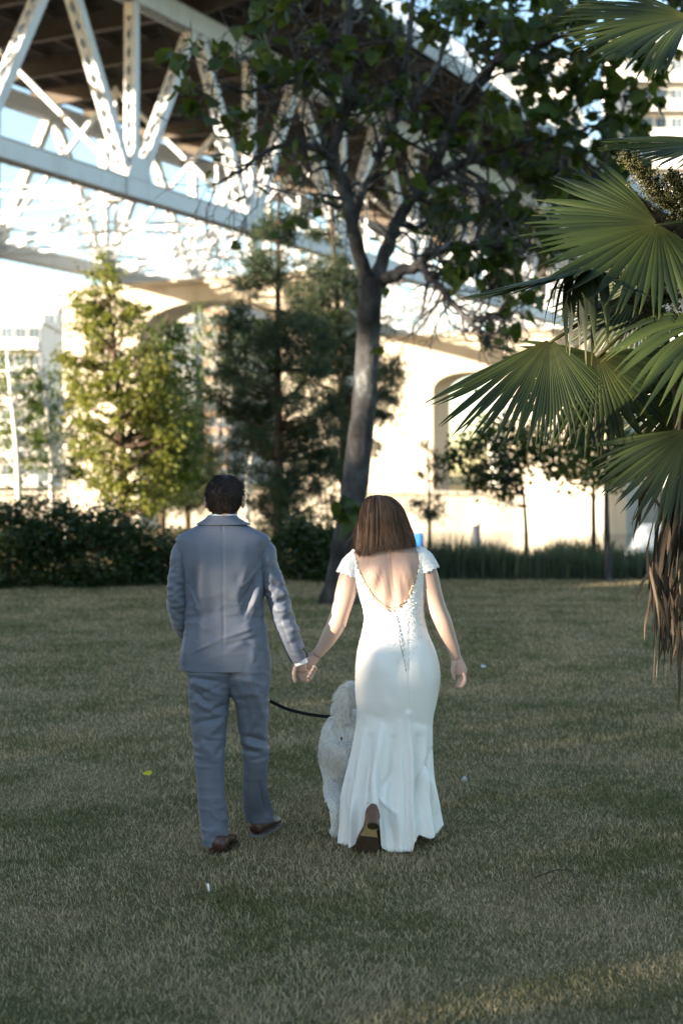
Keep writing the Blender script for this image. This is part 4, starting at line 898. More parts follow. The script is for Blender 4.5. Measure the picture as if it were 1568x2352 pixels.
folds = [(600, 1300, 560, 1345, .006, 4), (598, 1322, 552, 1385, -.006, 4), (596, 1345, 565, 1420, .005, 4), (430, 1322, 452, 1400, .005, 4), (433, 1340, 470, 1405, -.005, 4), (500, 1470, 590, 1440, .004, 4), (520, 1482, 600, 1462, -.004, 4), (440, 1500, 500, 1470, .003, 4), (452, 1300, 440, 1380, -.010, 9), (462, 1310, 470, 1440, .007, 14), (590, 1310, 565, 1400, -.012, 9), (575, 1300, 545, 1370, .007, 12), (600, 1330, 570, 1440, .008, 10), (585, 1290, 560, 1350, -.006, 7), (548, 1330, 590, 1450, -.005, 12),
         (440, 1420, 500, 1408, -.004, 10), (540, 1412, 600, 1425, -.004, 9), (455, 1460, 505, 1490, .003, 10), (520, 1500, 590, 1450, .003, 8), (430, 1480, 420, 1530, .006, 10), (470, 1230, 560, 1232, .004, 16), (585, 1480, 580, 1530, .006, 9), (460, 1250, 470, 1310, .004, 14), (560, 1250, 555, 1300, .004, 14),
         (545, 1455, 600, 1500, -.003, 7), (436, 1350, 430, 1430, .006, 8), (602, 1260, 590, 1320, -.006, 8)]
G = ridge(G, O, folds, gain=1.6)
yy = pr[..., 1]; G = wrinkle(G, O, (9, 9, 22), .004, bandm(yy, 1410, 45) + .6 * bandm(yy, 1490, 40), 3)
xs = 511 + 0.010 * (pr[..., 1] - 1200); groove = np.exp(-((pr[..., 0] - xs) / 1.5) ** 2) * 0.0045
sid = np.exp(-((pr[..., 0] - (604 + (pr[..., 1] - 1440) * 0.045)) / 1.6) ** 2) * 0.006 * (pr[..., 1] > 1415) + np.exp(-((pr[..., 0] - (432 - (pr[..., 1] - 1440) * 0.06)) / 1.6) ** 2) * 0.005 * (pr[..., 1] > 1415)
arm = np.zeros_like(groove)
G = G - O * ((groove + sid) * np.clip(-O[..., 1] * 3, 0, 1))[..., None]
G = G + O * (vnoise(G.reshape(-1, 3), 16, 5).reshape(G.shape[:2]) * 0.0022)[..., None]
jk = grid_mesh('jacket', G, M['suit'], man)
G, O = px_loft([(1184, 479, 543, -.012, .052, .05), (1190, 474, 548, -.012, .056, .055), (1198, 463, 561, -.010, .067, .064), (1205, 451, 575, -.008, .077, .07)], YM, 80, 14); G = ridge(G, O, [(440, 1203, 590, 1203, .003, 4)])
solid(grid_mesh('collar', G, M['suit'], jk), 0.003)
def sleeve(name, pts, radii, folds, n=64, m=110, squash=1.05):
    V, Fc, Q = tube_px(pts, radii, YM, n, m, squash); G = V.reshape(m, n, 3); O = G - Q[:, None, :3]; O /= np.linalg.norm(O, axis=2)[..., None]
    G = ridge(G, O, folds, gain=1.35); yy = proj(G)[..., 1]; G = wrinkle(G, O, (14, 14, 34), .0065, .35 + bandm(yy, 1375, 55), 4 + int(pts[0][0]) % 7); G = G + O * (vnoise(G.reshape(-1, 3), 20, 8).reshape(G.shape[:2]) * 0.003)[..., None]
    return grid_mesh(name, G, M['suit'], jk, (True, False))
sleeve('sleeve', [(601, 1241, .0), (607, 1254, 0), (617, 1300, 0), (630, 1350, .0), (645, 1400, .0), (663, 1452, .0), (679, 1494, .01), (689, 1514, .015)], [.024, .040, .050, .054, .053, .050, .046, .0445],
       [(620, 1300, 640, 1330, -.008, 6), (628, 1318, 650, 1340, .008, 6), (640, 1350, 660, 1375, .010, 7), (622, 1340, 660, 1352, -.009, 5), (632, 1385, 668, 1372, -.010, 6), (640, 1400, 672, 1400, .007, 7), (648, 1425, 682, 1412, -.008, 5), (660, 1450, 690, 1440, .006, 6), (612, 1270, 622, 1330, .006, 8), (668, 1478, 700, 1465, -.006, 5), (640, 1420, 672, 1500, -.003, 3)])
sleeve('sleeve', [(425, 1242, .0), (420, 1255, 0), (413, 1300, 0), (409, 1350, .0), (410, 1395, .01), (418, 1432, .05), (433, 1458, .14), (450, 1472, .24)], [.024, .040, .049, .052, .051, .048, .044, .042],
       [(395, 1340, 430, 1352, -.006, 6), (395, 1370, 432, 1395, .007, 7), (395, 1400, 430, 1420, -.008, 6), (400, 1430, 425, 1450, .006, 6), (408, 1280, 412, 1340, .005, 8)])
V, Fc, _ = tube_px([(684, 1507, .013), (689, 1520, .018), (690.5, 1525, .019)], [.037, .037, .037], YM, 28, 8); mk('shirt_cuff', V, Fc, M['shirt'], man)
for i in range(4):
    V, Fc = ball(PX(692 + 2.6 * i, 1488 + 5 * i, YM) + [0.012, -.048, 0], (.0075, .006, .0075), 10, 6); mk('cuff_button', V, Fc, M['horn'], jk)
G, O = px_loft([(1181, 484, 545, -.004, .051, .055), (1185, 481, 545, -.008, .052, .055), (1196, 477, 548, -.008, .052, .055)], YM, 60, 8); solid(grid_mesh('shirt_collar', G, M['shirt'], man), 0.002)
# trousers
tr_root = None
def leg(name, rows, folds, parent):
    ys = np.r_[np.linspace(rows[0][0], rows[-1][0], 130)]; G, O = px_loft(rows, YM, 110, ys=ys, e=2.2); G = ridge(G, O, folds, gain=1.6); yy = proj(G)[..., 1]; G = wrinkle(G, O, (9, 9, 20), .007, .25 + bandm(yy, 1590, 55) + .9 * bandm(yy, 1720, 50) + .8 * bandm(yy, 1890, 40), 6 + int(rows[0][1]) % 5)
    G = G + O * (vnoise(G.reshape(-1, 3), 11, 4).reshape(G.shape[:2]) * 0.003)[..., None]
    return solid(grid_mesh(name, G, M['suit'], parent), 0.002)
tr = leg('trousers', [(1490, 424, 560, .0, .115, .10), (1540, 430, 545, .0, .120, .10), (1580, 434, 535, .0, .112, .10), (1610, 437, 527, .0, .102, .10), (1650, 440, 523, .0, .094, .095), (1700, 444, 518, .0, .088, .088), (1750, 448, 514, .0, .082, .082), (1800, 452, 513, -.005, .078, .078), (1850, 457, 519, -.01, .076, .076), (1900, 462, 522, -.015, .076, .078), (1938, 466, 524, -.02, .078, .082)],
    [(440, 1556, 505, 1566, -.008, 5), (445, 1568, 500, 1590, .008, 7), (440, 1580, 480, 1620, -.007, 6), (470, 1590, 520, 1570, -.007, 5), (450, 1610, 500, 1640, .008, 7), (470, 1640, 525, 1615, -.008, 6), (455, 1660, 515, 1648, -.006, 6), (480, 1690, 522, 1640, .007, 7), (460, 1700, 490, 1740, .005, 8), (495, 1740, 518, 1700, -.005, 6), (487, 1720, 492, 1935, .0045, 4), (505, 1850, 520, 1905, -.007, 6), (500, 1900, 470, 1930, .004, 7), (512, 1870, 523, 1890, .006, 5)], man)
leg('trouser_leg', [(1490, 490, 618, .0, .112, .10), (1540, 508, 621, .0, .116, .10), (1580, 524, 619, .01, .110, .10), (1610, 538, 617, .02, .100, .10), (1650, 546, 615, .04, .092, .095), (1700, 554, 614, .07, .088, .088), (1740, 558, 615, .09, .086, .084), (1790, 559, 612, .14, .078, .078), (1830, 558, 616, .20, .076, .076), (1860, 560, 624, .26, .078, .078), (1884, 566, 630, .29, .08, .08)],
    [(560, 1690, 612, 1702, -.012, 5), (555, 1705, 610, 1722, .010, 6), (560, 1725, 600, 1732, -.008, 5), (575, 1560, 600, 1640, .008, 8), (560, 1600, 575, 1680, -.007, 7), (590, 1640, 565, 1690, .007, 7), (570, 1750, 605, 1740, -.006, 6), (596, 1800, 612, 1870, -.010, 5), (610, 1810, 628, 1870, .008, 6), (572, 1780, 575, 1880, .005, 5), (548, 1560, 556, 1600, .006, 5)], tr)
def shoe(name, parent, heel, dr, L=0.29, w=0.088, mat=None, sole=None, pitch=0.0, h=0.085):
    heel = np.asarray(heel, float); f = unit([dr[0], dr[1], 0]); sd = np.array([f[1], -f[0], 0]); f = f * math.cos(pitch) + ZUP * math.sin(pitch); up = np.cross(sd, f)
    T = np.array([0, .04, .12, .25, .4, .55, .7, .82, .92, .98, 1.0]); W = np.array([.22, .33, .37, .37, .36, .40, .46, .46, .40, .28, .12]) * 2 * w / 1.0 * 0.56
    H = np.array([.75, .92, 1.0, 1.0, .95, .78, .66, .60, .54, .42, .25]) * h
    n = 22; V = []
    for t, ww, hh in zip(T, W, H):
        for j in range(n):
            a = 2 * math.pi * j / n; x = ww * math.cos(a) * (1.0 if math.sin(a) < 0.2 else 1 - 0.25 * math.sin(a)); z = 0.018 + hh * 0.5 + hh * 0.5 * np.sign(math.sin(a)) * abs(math.sin(a)) ** 0.8
            V.append(heel + f * L * t + sd * x + up * z)
    o = mk(name, np.array(V), grid_faces(len(T), n) + [tuple(range(n - 1, -1, -1)), tuple(range((len(T) - 1) * n, len(T) * n))], mat, parent)
    P = [(t, ww * 1.07) for t, ww in zip(T, W)]; out = [heel + f * L * t + sd * x for t, x in P] + [heel + f * L * t - sd * x for t, x in P[::-1]]; k = len(out); out = np.array(out)
    mk('sole', np.r_[out, out + up * 0.015], [tuple(range(k)), tuple(range(2 * k - 1, k - 1, -1))] + [(i, (i + 1) % k, k + (i + 1) % k, k + i) for i in range(k)], sole, o, smooth=False)
    return o
sh = shoe('shoe', man, np.array([PX(500, 0, 6.86)[0], 6.845, 0.004]), (.12, .99), L=.275, mat=M['leather'], sole=M['sole_d'], w=.102, h=.082)
sh2 = shoe('shoe', man, np.array([PX(586, 0, 7.16)[0], 7.16, 0.010]), (.32, .95), L=.275, mat=M['leather'], sole=M['sole_g'], w=.100, h=.08)
for q, o_, sx in ((PX(500, 1930, 6.93), sh, 1), (PX(592, 1880, 7.24), sh2, 1)):
    m = MB(); m.tube([q + [0, 0.0, -.045], q + [0, 0, .08]], [.030, .032], 16); m.build('sock', M['sock'], man, smooth=True)
for x_, y_, Y_, o_ in ((531, 1938, 6.98, sh), (565, 1885, 7.26, sh2)):   # lace bows
    m = MB(); c0 = PX(x_, y_, Y_); sg = 1 if x_ < 550 else -1
    m.tube(smooth_path([c0 - [.01 * sg, 0, 0], c0 + [.02 * sg, -.01, .012], c0 + [.035 * sg, 0, -.01], c0 + [.01 * sg, 0, -.012]], 10), .0018, 5); m.build('lace', M['black'], o_, smooth=True)
# hair
HRr = [(1090, 511, 521, -.004, .010, .01), (1093, 503, 530, -.004, .032, .034), (1099, 495, 539, -.004, .054, .06), (1108, 486, 547, -.004, .076, .085), (1119, 480, 552, -.004, .092, .097), (1133, 477, 555, -.004, .102, .092), (1147, 478, 553, -.002, .098, .02), (1160, 482, 548, .0, .086, .012), (1174, 486, 544, .0, .070, .01), (1184, 489, 541, .0, .052, .008)]
G, O = px_loft(HRr, YM, 90, 60); G = G + O * (vnoise(G.reshape(-1, 3) * [1, 1, .5], 48, 3).reshape(G.shape[:2]) * 0.009)[..., None]
hm = grid_mesh('hair', G, M['hair_m'], man, (True, True), attrs={'rnd': np.random.default_rng(1).uniform(0, 1, G.shape[0] * G.shape[1])})
r = np.random.default_rng(2); k = 7000; i0 = r.integers(1, 52, k); j0 = r.integers(0, 90, k); pth = []
for q in range(k):
    p = G[i0[q], j0[q]]; o_ = O[i0[q], j0[q]]
    sw = np.array([0.5 * math.sin(p[0] * 60 + p[2] * 25), 0, 0]); dn = unit(G[min(i0[q] + 5, 59), j0[q]] - p)
    L = r.uniform(.014, .034) * (1 if i0[q] < 46 else .45); d = unit(dn + sw * 0.8 + r.normal(size=3) * 0.28 + o_ * 0.10)
    pth.append([p - o_ * .002, p + d * L * .5 + o_ * .003, p + d * L + o_ * .002])
V, Fc, rn = ribbons(np.array(pth), 0.0026, r.uniform(0, 1, k)); mk('hair_strand', V, Fc, M['hair_m'], hm, True, {'rnd': rn}, 'stuff')
# ---------------------------------------------------------------- the woman
YW = 7.05
wom = thing('person', (PX(900, 0, YW)[0], YW, 0), 'woman in white open-back lace wedding dress seen from behind', 'person', 'couple walking over the lawn')
TR = [(1238, 862, 912, .0, .048, .05), (1250, 852, 926, .0, .056, .055), (1258, 832, 948, .0, .062, .06), (1266, 812, 967, .0, .070, .068), (1282, 802, 977, 0, .080, .08), (1305, 802, 980, 0, .088, .092), (1335, 812, 976, 0, .094, .108), (1370, 826, 973, 0, .092, .112), (1415, 838, 971, 0, .086, .098), (1450, 840, 973, .01, .080, .085), (1500, 832, 989, .01, .100, .085), (1550, 828, 998, .01, .112, .085), (1600, 832, 990, .01, .100, .08)]
b = MB()
G, O = px_loft(TR, YW, 80, 90, e=2.15)
G = ridge(G, O, [(897, 1270, 905, 1412, -.008, 9), (868, 1290, 848, 1350, .012, 13), (930, 1285, 950, 1345, .012, 13), (872, 1300, 858, 1350, .006, 6), (922, 1300, 936, 1350, .006, 6), (890, 1380, 900, 1412, -.006, 7), (880, 1300, 884, 1400, .004, 8), (915, 1300, 918, 1400, .004, 8)])
b.add(G.reshape(-1, 3), grid_faces(90, 80) + [tuple(range(79, -1, -1)), tuple(range(89 * 80, 90 * 80))])
G2, _ = px_loft([(1150, 860, 884, 0, .05, .06), (1168, 846, 906, 0, .078, .085), (1190, 843, 913, 0, .082, .09), (1212, 848, 910, .01, .068, .09), (1232, 858, 902, .03, .04, .078), (1246, 866, 894, .05, .025, .045)], YW, 36, 24)
b.add(G2.reshape(-1, 3), grid_faces(24, 36) + [tuple(range(35, -1, -1)), tuple(range(23 * 36, 24 * 36))])
for pts, rad_ in (([(880, 1205, .0), (884, 1235, -.005), (887, 1262, .0)], [.048, .050, .062]),
                  ([(818, 1290, .0), (803, 1325, -.005), (794, 1360, -.008), (783, 1400, -.01), (771, 1435, -.008), (756, 1463, -.004), (740, 1488, .0), (727, 1505, .0)], [.050, .052, .052, .047, .046, .040, .031, .025]),
                  ([(966, 1282, .0), (982, 1320, -.004), (990, 1355, -.006), (1004, 1400, -.008), (1017, 1430, -.006), (1030, 1465, .0), (1042, 1495, .004), (1047, 1512, .006)], [.048, .050, .049, .046, .044, .037, .029, .025]),
                  ([(865, 1560, .0), (862, 1660, -.01), (860, 1740, -.02), (858, 1800, -.01), (857, 1850, -.13)], [.085, .066, .052, .045, .032]),
                  ([(950, 1560, .0), (950, 1660, .05), (950, 1740, .10), (955, 1850, .16), (957, 1900, .20)], [.085, .066, .052, .043, .032])):
    V, Fc, _ = tube_px(pts, rad_, YW, 22, 34); b.add(V, Fc)
V, Fc = ball(PX(876, 1205, YW) + [0, .10, 0], (.012, .02, .024)); b.add(V, Fc)
# elbows
for x_, y_ in ((786, 1432), (1008, 1428)):
    V, Fc = ball(PX(x_, y_, YW) + [0, -.022, 0], (.020, .022, .024)); b.add(V, Fc)
# left hand, held: back of the hand towards us
V, Fc, _ = tube_px([(728, 1503, .0), (716, 1514, -.004), (704, 1526, -.008), (694, 1537, -.008)], [.025, .033, .037, .034], YW, 18, 14, .55); b.add(V, Fc)
for j in range(4):
    V, Fc, _ = tube_px([(684 + 7.0 * j, 1536 + 3.5 * j, -.010), (682 + 7.2 * j, 1551 + 3.0 * j, -.006), (687 + 7 * j, 1557 + 2.0 * j, .018), (694 + 6 * j, 1551, .034)], [.0092, .0086, .008, .0072], YW, 12, 16); b.add(V, Fc)
V, Fc, _ = tube_px([(712, 1512, -.012), (697, 1519, -.026), (685, 1529, -.026), (677, 1537, -.020)], [.014, .0115, .010, .0082], YW, 12, 14); b.add(V, Fc)
# right hand hanging: palm towards us, thumb on the inner side
V, Fc, _ = tube_px([(1047, 1508, .006), (1050, 1522, .006), (1056, 1538, .006), (1059, 1548, .006)], [.024, .031, .035, .032], YW, 18, 14, .62); b.add(V, Fc)
for j in range(4):
    xo = 4.6 * j; yo = -2.2 * abs(j - 1.3); dd = .026 - .017 * j
    V, Fc, _ = tube_px([(1051 + xo, 1545, .004 + dd), (1053.5 + xo, 1560 - yo * .4, -.002 + dd), (1051 + xo * .95, 1571 - yo * .5, -.016 + dd), (1047 + xo * .9, 1581 + yo, -.026 + dd)], [.0092, .0085, .0080, .0066], YW, 12, 16); b.add(V, Fc)
V, Fc, _ = tube_px([(1046, 1519, -.004), (1040, 1534, -.014), (1040.5, 1549, -.018), (1043, 1561, -.020)], [.014, .0125, .0105, .0085], YW, 12, 14); b.add(V, Fc)
bodyw, BV, BF = fuse('body', b, M['skin'], wom, 0.003, 2)
for x_ in (861, 891):
    V, Fc = ball(PX(x_, 1194, YW) + [0, .084, 0], (.012, .010, .010)); e_ = mk('eye', V, Fc, M['pearl'], bodyw)
    V, Fc = ball(PX(x_, 1194, YW) + [0, .092, 0], (.005, .004, .005)); mk('iris', V, Fc, M['hair_m'], e_)
V, Fc = ball(PX(876, 1224, YW) + [0, .104, 0], (.021, .006, .006)); mk('mouth', V, Fc, plain('lips_rose', (.42, .14, .13), .5), bodyw)
# dress
DR = [(1262, 810, 969, .0, .072, .072), (1270, 806, 974, .0, .077, .078), (1282, 800, 979, 0, .085, .085), (1305, 800, 982, 0, .093, .097), (1335, 810, 978, 0, .098, .113), (1370, 824, 975, 0, .096, .117), (1415, 837, 973, 0, .090, .103), (1450, 832, 981, 0, .102, .10), (1500, 820, 1001, 0, .132, .10), (1550, 816, 1010, 0, .146, .10), (1600, 817, 1004, 0, .135, .10), (1645, 819, 994, 0, .118, .105), (1700, 812, 991, 0, .122, .12), (1760, 800, 990, 0, .140, .15), (1830, 786, 992, 0, .165, .20), (1890, 785, 1000, 0, .186, .24), (1940, 782, 1006, 0, .20, .27)]
ys = np.r_[np.linspace(1262, 1420, 100), np.linspace(1422, 1640, 70), np.linspace(1643, 1940, 110)]
NW = 300
G, O = px_loft(DR, YW, NW, ys=ys, e=2.12)
th = np.arange(NW) * 2 * math.pi / NW; P0 = proj(G); flare = np.clip((P0[..., 1] - 1630) / 310, 0, 1)
wv = 0.9 * (1 - np.abs(np.sin(5.5 * th + 0.6)) ** .7 * 2) + 0.5 * np.cos(14 * th + 2.1) + 0.4 * np.cos(23 * th + 0.3)
G = G + O * (flare ** 1.3 * 0.026 * wv[None, :])[..., None]
sk = [(937, 1640, 948, 1940, .020, 7), (962, 1700, 957, 1900, -.020, 10), (990, 1730, 955, 1850, -.016, 4), (905, 1700, 893, 1900, -.016, 10), (918, 1660, 925, 1930, .008, 7), (975, 1780, 1000, 1890, .016, 8), (870, 1690, 872, 1790, .010, 18), (835, 1680, 815, 1900, .010, 8), (850, 1700, 838, 1870, -.010, 8), (800, 1800, 788, 1930, -.012, 7), (812, 1850, 806, 1930, .012, 5),
      (905, 1760, 868, 1838, -.010, 6), (868, 1838, 905, 1868, .014, 6), (890, 1880, 900, 1930, -.012, 6), (880, 1600, 900, 1640, .003, 14), (940, 1420, 937, 1645, -.0025, 2), (845, 1640, 890, 1660, -.003, 10), (940, 1655, 985, 1668, -.004, 10), (845, 1845, 850, 1880, -.008, 4), (870, 1500, 880, 1560, .006, 26), (955, 1500, 950, 1560, .006, 24), (912, 1510, 915, 1580, -.006, 10)]
G = ridge(G, O, sk, gain=1.4)
hx = [770, 790, 812, 835, 848, 851, 858, 866, 871, 875, 900, 947, 951, 962, 985, 1003, 1018]
hy = [1931, 1934, 1925, 1904, 1893, 1862, 1848, 1850, 1872, 1926, 1937, 1941, 1916, 1903, 1912, 1908, 1892]
P0 = proj(G); yh = np.interp(P0[-1, :, 0], hx, hy); backw = np.clip(-np.sin(th) * 4 + 0.6, 0, 1); yh = yh * backw + 1925 * (1 - backw)
low = P0[..., 1] > 1660; ynew = np.where(low, 1660 + (P0[..., 1] - 1660) * ((yh[None, :] - 1660) / (1940 - 1660)), P0[..., 1])
G[..., 2] = CAMH + (HY - ynew) * G[..., 1] / F
G[..., 2] = np.maximum(G[..., 2], 0.014 + 0.006 * np.cos(5 * th)[None, :])
# lift of the hem round the trailing shoe
pr = proj(G)
lx = [(1262, 812), (1274, 814), (1307, 822), (1339, 836), (1365, 851), (1385, 867), (1401, 886), (1416, 908)]; rx = [(1262, 966), (1299, 963), (1339, 954), (1367, 944), (1391, 929), (1416, 908)]
def vcut(x, y): return (x > np.interp(y, [a for a, _ in lx], [c_ for _, c_ in lx])) & (x < np.interp(y, [a for a, _ in rx], [c_ for _, c_ in rx])) & (y < 1416)
gc = (pr[:-1] + pr[1:]) / 2; gc = (gc + np.roll(gc, -1, 1)) / 2; backf = (np.sin(th + math.pi / NW) < 0)[None, :]
jag = 2.0 * np.sin(gc[..., 1] * 0.55) + 1.2 * np.sin(gc[..., 1] * 1.3)
drop = vcut(gc[..., 0] + jag * np.sign(gc[..., 0] - 900) * -1, gc[..., 1]) & backf
drop |= (~backf) & (gc[..., 1] < 1292) & (gc[..., 0] > 830) & (gc[..., 0] < 950)
dress = grid_mesh('dress', G, M['satin'], wom, drop=drop); solid(dress, 0.0015)
# lace bodice: a thin embroidered layer over the upper dress
i1 = int(np.searchsorted(ys, 1436)); G3 = G[:i1] + O[:i1] * 0.0022; G3 = G3 + O[:i1] * (vnoise(G3.reshape(-1, 3), 150, 6).reshape(G3.shape[:2]) * 0.0022)[..., None]
lace = grid_mesh('lace_bodice', G3, M['lace'], dress, drop=drop[:i1 - 1])
# cap sleeves
def cap(pts, radii):
    V, Fc, Q = tube_px(pts, radii, YW, 48, 26, 1.0); Gc = V.reshape(26, 48, 3); Oc = Gc - Q[:, None, :3]; Oc /= np.linalg.norm(Oc, axis=2)[..., None]
    Gc = Gc + Oc * (vnoise(Gc.reshape(-1, 3), 120, 7).reshape(26, 48) * 0.0028)[..., None]; Gc[-1, :, 2] += 0.005 * np.sin(np.arange(48) * 1.9); Gc[-2, :, 2] += 0.002 * np.sin(np.arange(48) * 1.9)
    solid(grid_mesh('cap_sleeve', Gc, M['lace'], dress, (True, False)), 0.002)
cap([(836, 1277, .0), (822, 1281, .0), (811, 1294, -.002), (803, 1309, -.004), (798, 1322, -.006)], [.020, .042, .0545, .0585, .0605])
cap([(944, 1270, .0), (958, 1273, .0), (970, 1285, -.002), (978, 1300, -.003), (984, 1313, -.005)], [.020, .042, .0535, .0575, .0590])
# lace sprigs over the hips and down the back
PET = (np.array([[0, 0, 0], [-.35, .5, .05], [.35, .5, .05], [0, 1, 0], [0, .5, .12]]), np.array([[0, 4, 1], [0, 2, 4], [1, 4, 3], [4, 2, 3]]))
r = np.random.default_rng(8); Gf = G.reshape(-1, 3); Of = O.reshape(-1, 3); pf = pr.reshape(-1, 2); bk = np.tile(np.sin(th) < 0.15, len(ys))
xc = 905 + (pf[:, 1] - 1413) * 0.22; below = np.clip((pf[:, 1] - 1413) / 125, 0, 1)
wcen = bk & (pf[:, 1] > 1405) & (pf[:, 1] < 1545) & (np.abs(pf[:, 0] - xc) < 62 * (1 - below) ** 0.8 + 5 + 9 * np.sin(pf[:, 1] * .22))
xl_ = np.interp(pf[:, 1], [a[0] for a in DR], [a[1] for a in DR]); xr_ = np.interp(pf[:, 1], [a[0] for a in DR], [a[2] for a in DR])
dl = np.minimum(pf[:, 0] - xl_, xr_ - pf[:, 0]); wside = (pf[:, 1] > 1400) & (pf[:, 1] < 1650) & (dl < 9 + 5 * np.sin(pf[:, 1] * .12))
edge = bk & (pf[:, 1] < 1425) & (pf[:, 1] > 1264) & ~vcut(pf[:, 0], pf[:, 1]) & vcut(pf[:, 0] + 14 * np.sign(900 - pf[:, 0]), pf[:, 1])
idx = np.concatenate([r.choice(np.where(wm)[0], k_) for wm, k_ in ((wcen, 1500), (wside, 1300), (edge, 1100))]); k = len(idx)
fr = []
for i in idx:
    n_ = Of[i]; d_ = unit(r.normal(size=3) * [1, .3, 1]); d_ = unit(d_ - n_ * (d_ @ n_)); fr.append(np.stack([np.cross(d_, n_), d_, n_], 1))
V, Fc = scatter(PET[0], PET[1], Gf[idx] + Of[idx] * 0.002 + r.normal(size=(k, 3)) * .001, np.array(fr), r.uniform(.005, .011, k)); mk('lace_sprig', V, Fc, M['satin'], dress, True, None, 'stuff')
# covered buttons down the back
for i in range(26):
    y_ = 1416 + i * 4.8; x_ = 908 + (y_ - 1413) * 0.213; j = int(np.argmin(np.hypot(pf[:, 0] - x_, pf[:, 1] - y_) + (~bk) * 999))
    V, Fc = ball(Gf[j] + Of[j] * .004 , (.0055, .0055, .0055), 8, 6); mk('button', V, Fc, M['satin'], dress)
V_, F_ = tube(smooth_path([Gf[int(np.argmin(np.hypot(pf[:, 0] - (907 + (y_ - 1413) * .213) , pf[:, 1] - y_) + (~bk) * 999))] + [-.0035, -.004, 0] for y_ in np.linspace(1416, 1542, 5)], 24), .0016, 5)
mk('button_placket', V_, F_, plain('grey_loop', (.16, .17, .19), .6), dress)
# back necklace: fine chain with pearls
BVn = np.asarray(BV); pb_ = proj(BVn); bm = BVn[:, 1] < YW - 0.02
def on_back(x_, y_):
    q = np.hypot(pb_[:, 0] - x_, pb_[:, 1] - y_) + (~bm) * 999; return BVn[int(np.argmin(q))] + np.array([0, -.003, 0])
ch = [(825, 1308), (840, 1338), (857, 1365), (875, 1384), (901, 1396), (922, 1385), (938, 1365), (948, 1340), (956, 1312)]
pts = smooth_path(np.array([on_back(*c_) for c_ in ch]), 60); V, Fc = tube(pts, .0013, 5); nk = mk('necklace', V, Fc, M['gold'], wom)
for x_, y_ in ((847, 1350), (947, 1342), (940, 1360), (930, 1376), (915, 1389), (903, 1399)):
    V, Fc = ball(on_back(x_, y_ + 3) + [0, -.003, 0], (.003, .003, .0045), 8, 6); mk('pearl', V, Fc, M['pearl'], nk)
# hair
WH = [(1136.5, 862, 873, -.004, .010, .01), (1139, 851, 886, -.004, .035, .03), (1145, 842, 899, -.004, .060, .055), (1156, 834, 911, -.004, .080, .075), (1172, 829, 921, -.004, .094, .085), (1192, 825, 929, -.004, .100, .075), (1212, 822, 936, -.004, .098, .045), (1232, 819, 943, -.006, .094, .03), (1250, 816, 948, -.008, .092, .02), (1262, 815, 950, -.010, .092, .02)]
G, O = px_loft(WH, YW, 160, 60, e=2.1)
def hair_hem(G, th):
    P_ = proj(G); ye = np.interp(P_[-1, :, 0], [815, 840, 870, 900, 930, 950], [1275, 1270, 1260, 1255, 1253, 1251]); sc_ = (ye - 1137) / (1262 - 1137)
    yn = 1137 + (P_[..., 1] - 1137) * sc_[None]; G[..., 2] = CAMH + (HY - yn) * G[..., 1] / F; return G
th2 = np.arange(160) * 2 * math.pi / 160; G = hair_hem(G, th2)
r = np.random.default_rng(4); gl = np.interp(np.arange(160), np.arange(0, 161, 2), r.normal(size=81)); lk = np.interp(np.arange(160), np.arange(0, 161, 8), r.normal(size=21)); gl = gl + 1.3 * lk; G = G + O * (gl[None, :] * 0.0026 * np.clip(np.linspace(0, 3, 60), 0, 1)[:, None])[..., None]
hw_ = grid_mesh('hair', G[:55], M['hair_w'], wom, (True, False), attrs={'rnd': np.tile(r.uniform(0, .3, 160), 55)})
k = 6500; j0 = r.uniform(0, 160, k); s0 = r.integers(1, 22, k); pth = []
for q in range(k):
    jj = j0[q]; S = 14; ii = np.linspace(s0[q], 59 + r.uniform(-4, 2.2) + 1.2 * gl[int(jj) % 160], S); off = r.uniform(-.001, .007) ; wob = r.normal() * 2.0
    jl = jj + wob * np.linspace(0, 1, S) ** 2; ia = np.clip(ii.astype(int), 0, 58); f_ = np.clip(ii - ia, -1, 4.0)[:, None]; ja = jl.astype(int) % 160
    p = G[ia, ja] * (1 - f_) + G[ia + 1, ja] * f_ + O[ia, ja] * off; p[:, 0] += (jl - jl.astype(int)) * 0.003; pth.append(p)
V, Fc, rn = ribbons(np.array(pth), 0.0032, np.clip(r.normal(.36, .26, k) + .12 * gl[j0.astype(int) % 160], 0, .999), 0.7); mk('hair_strand', V, Fc, M['hair_w'], hw_, True, {'rnd': rn}, 'stuff')
pth = []
for q in range(260):
    jj = r.integers(80, 160); a_ = r.integers(20, 56); p0 = G[a_, jj]; o_ = O[a_, jj]; L_ = r.uniform(.03, .11); u_ = np.linspace(0, 1, 8)[:, None]; dv = unit(np.array([r.normal() * .25, -.1, -1]) + o_ * r.uniform(.05, .45))
    pth.append(p0 + dv * L_ * u_ + o_ * .012 * np.sin(u_ * 3) + np.array([r.normal() * .01, 0, 0]) * u_ ** 2)
V, Fc, rn = ribbons(np.array(pth), 0.0013, r.uniform(.3, 1, 260)); mk('flyaway_strand', V, Fc, M['hair_w'], hw_, True, {'rnd': rn}, 'stuff')
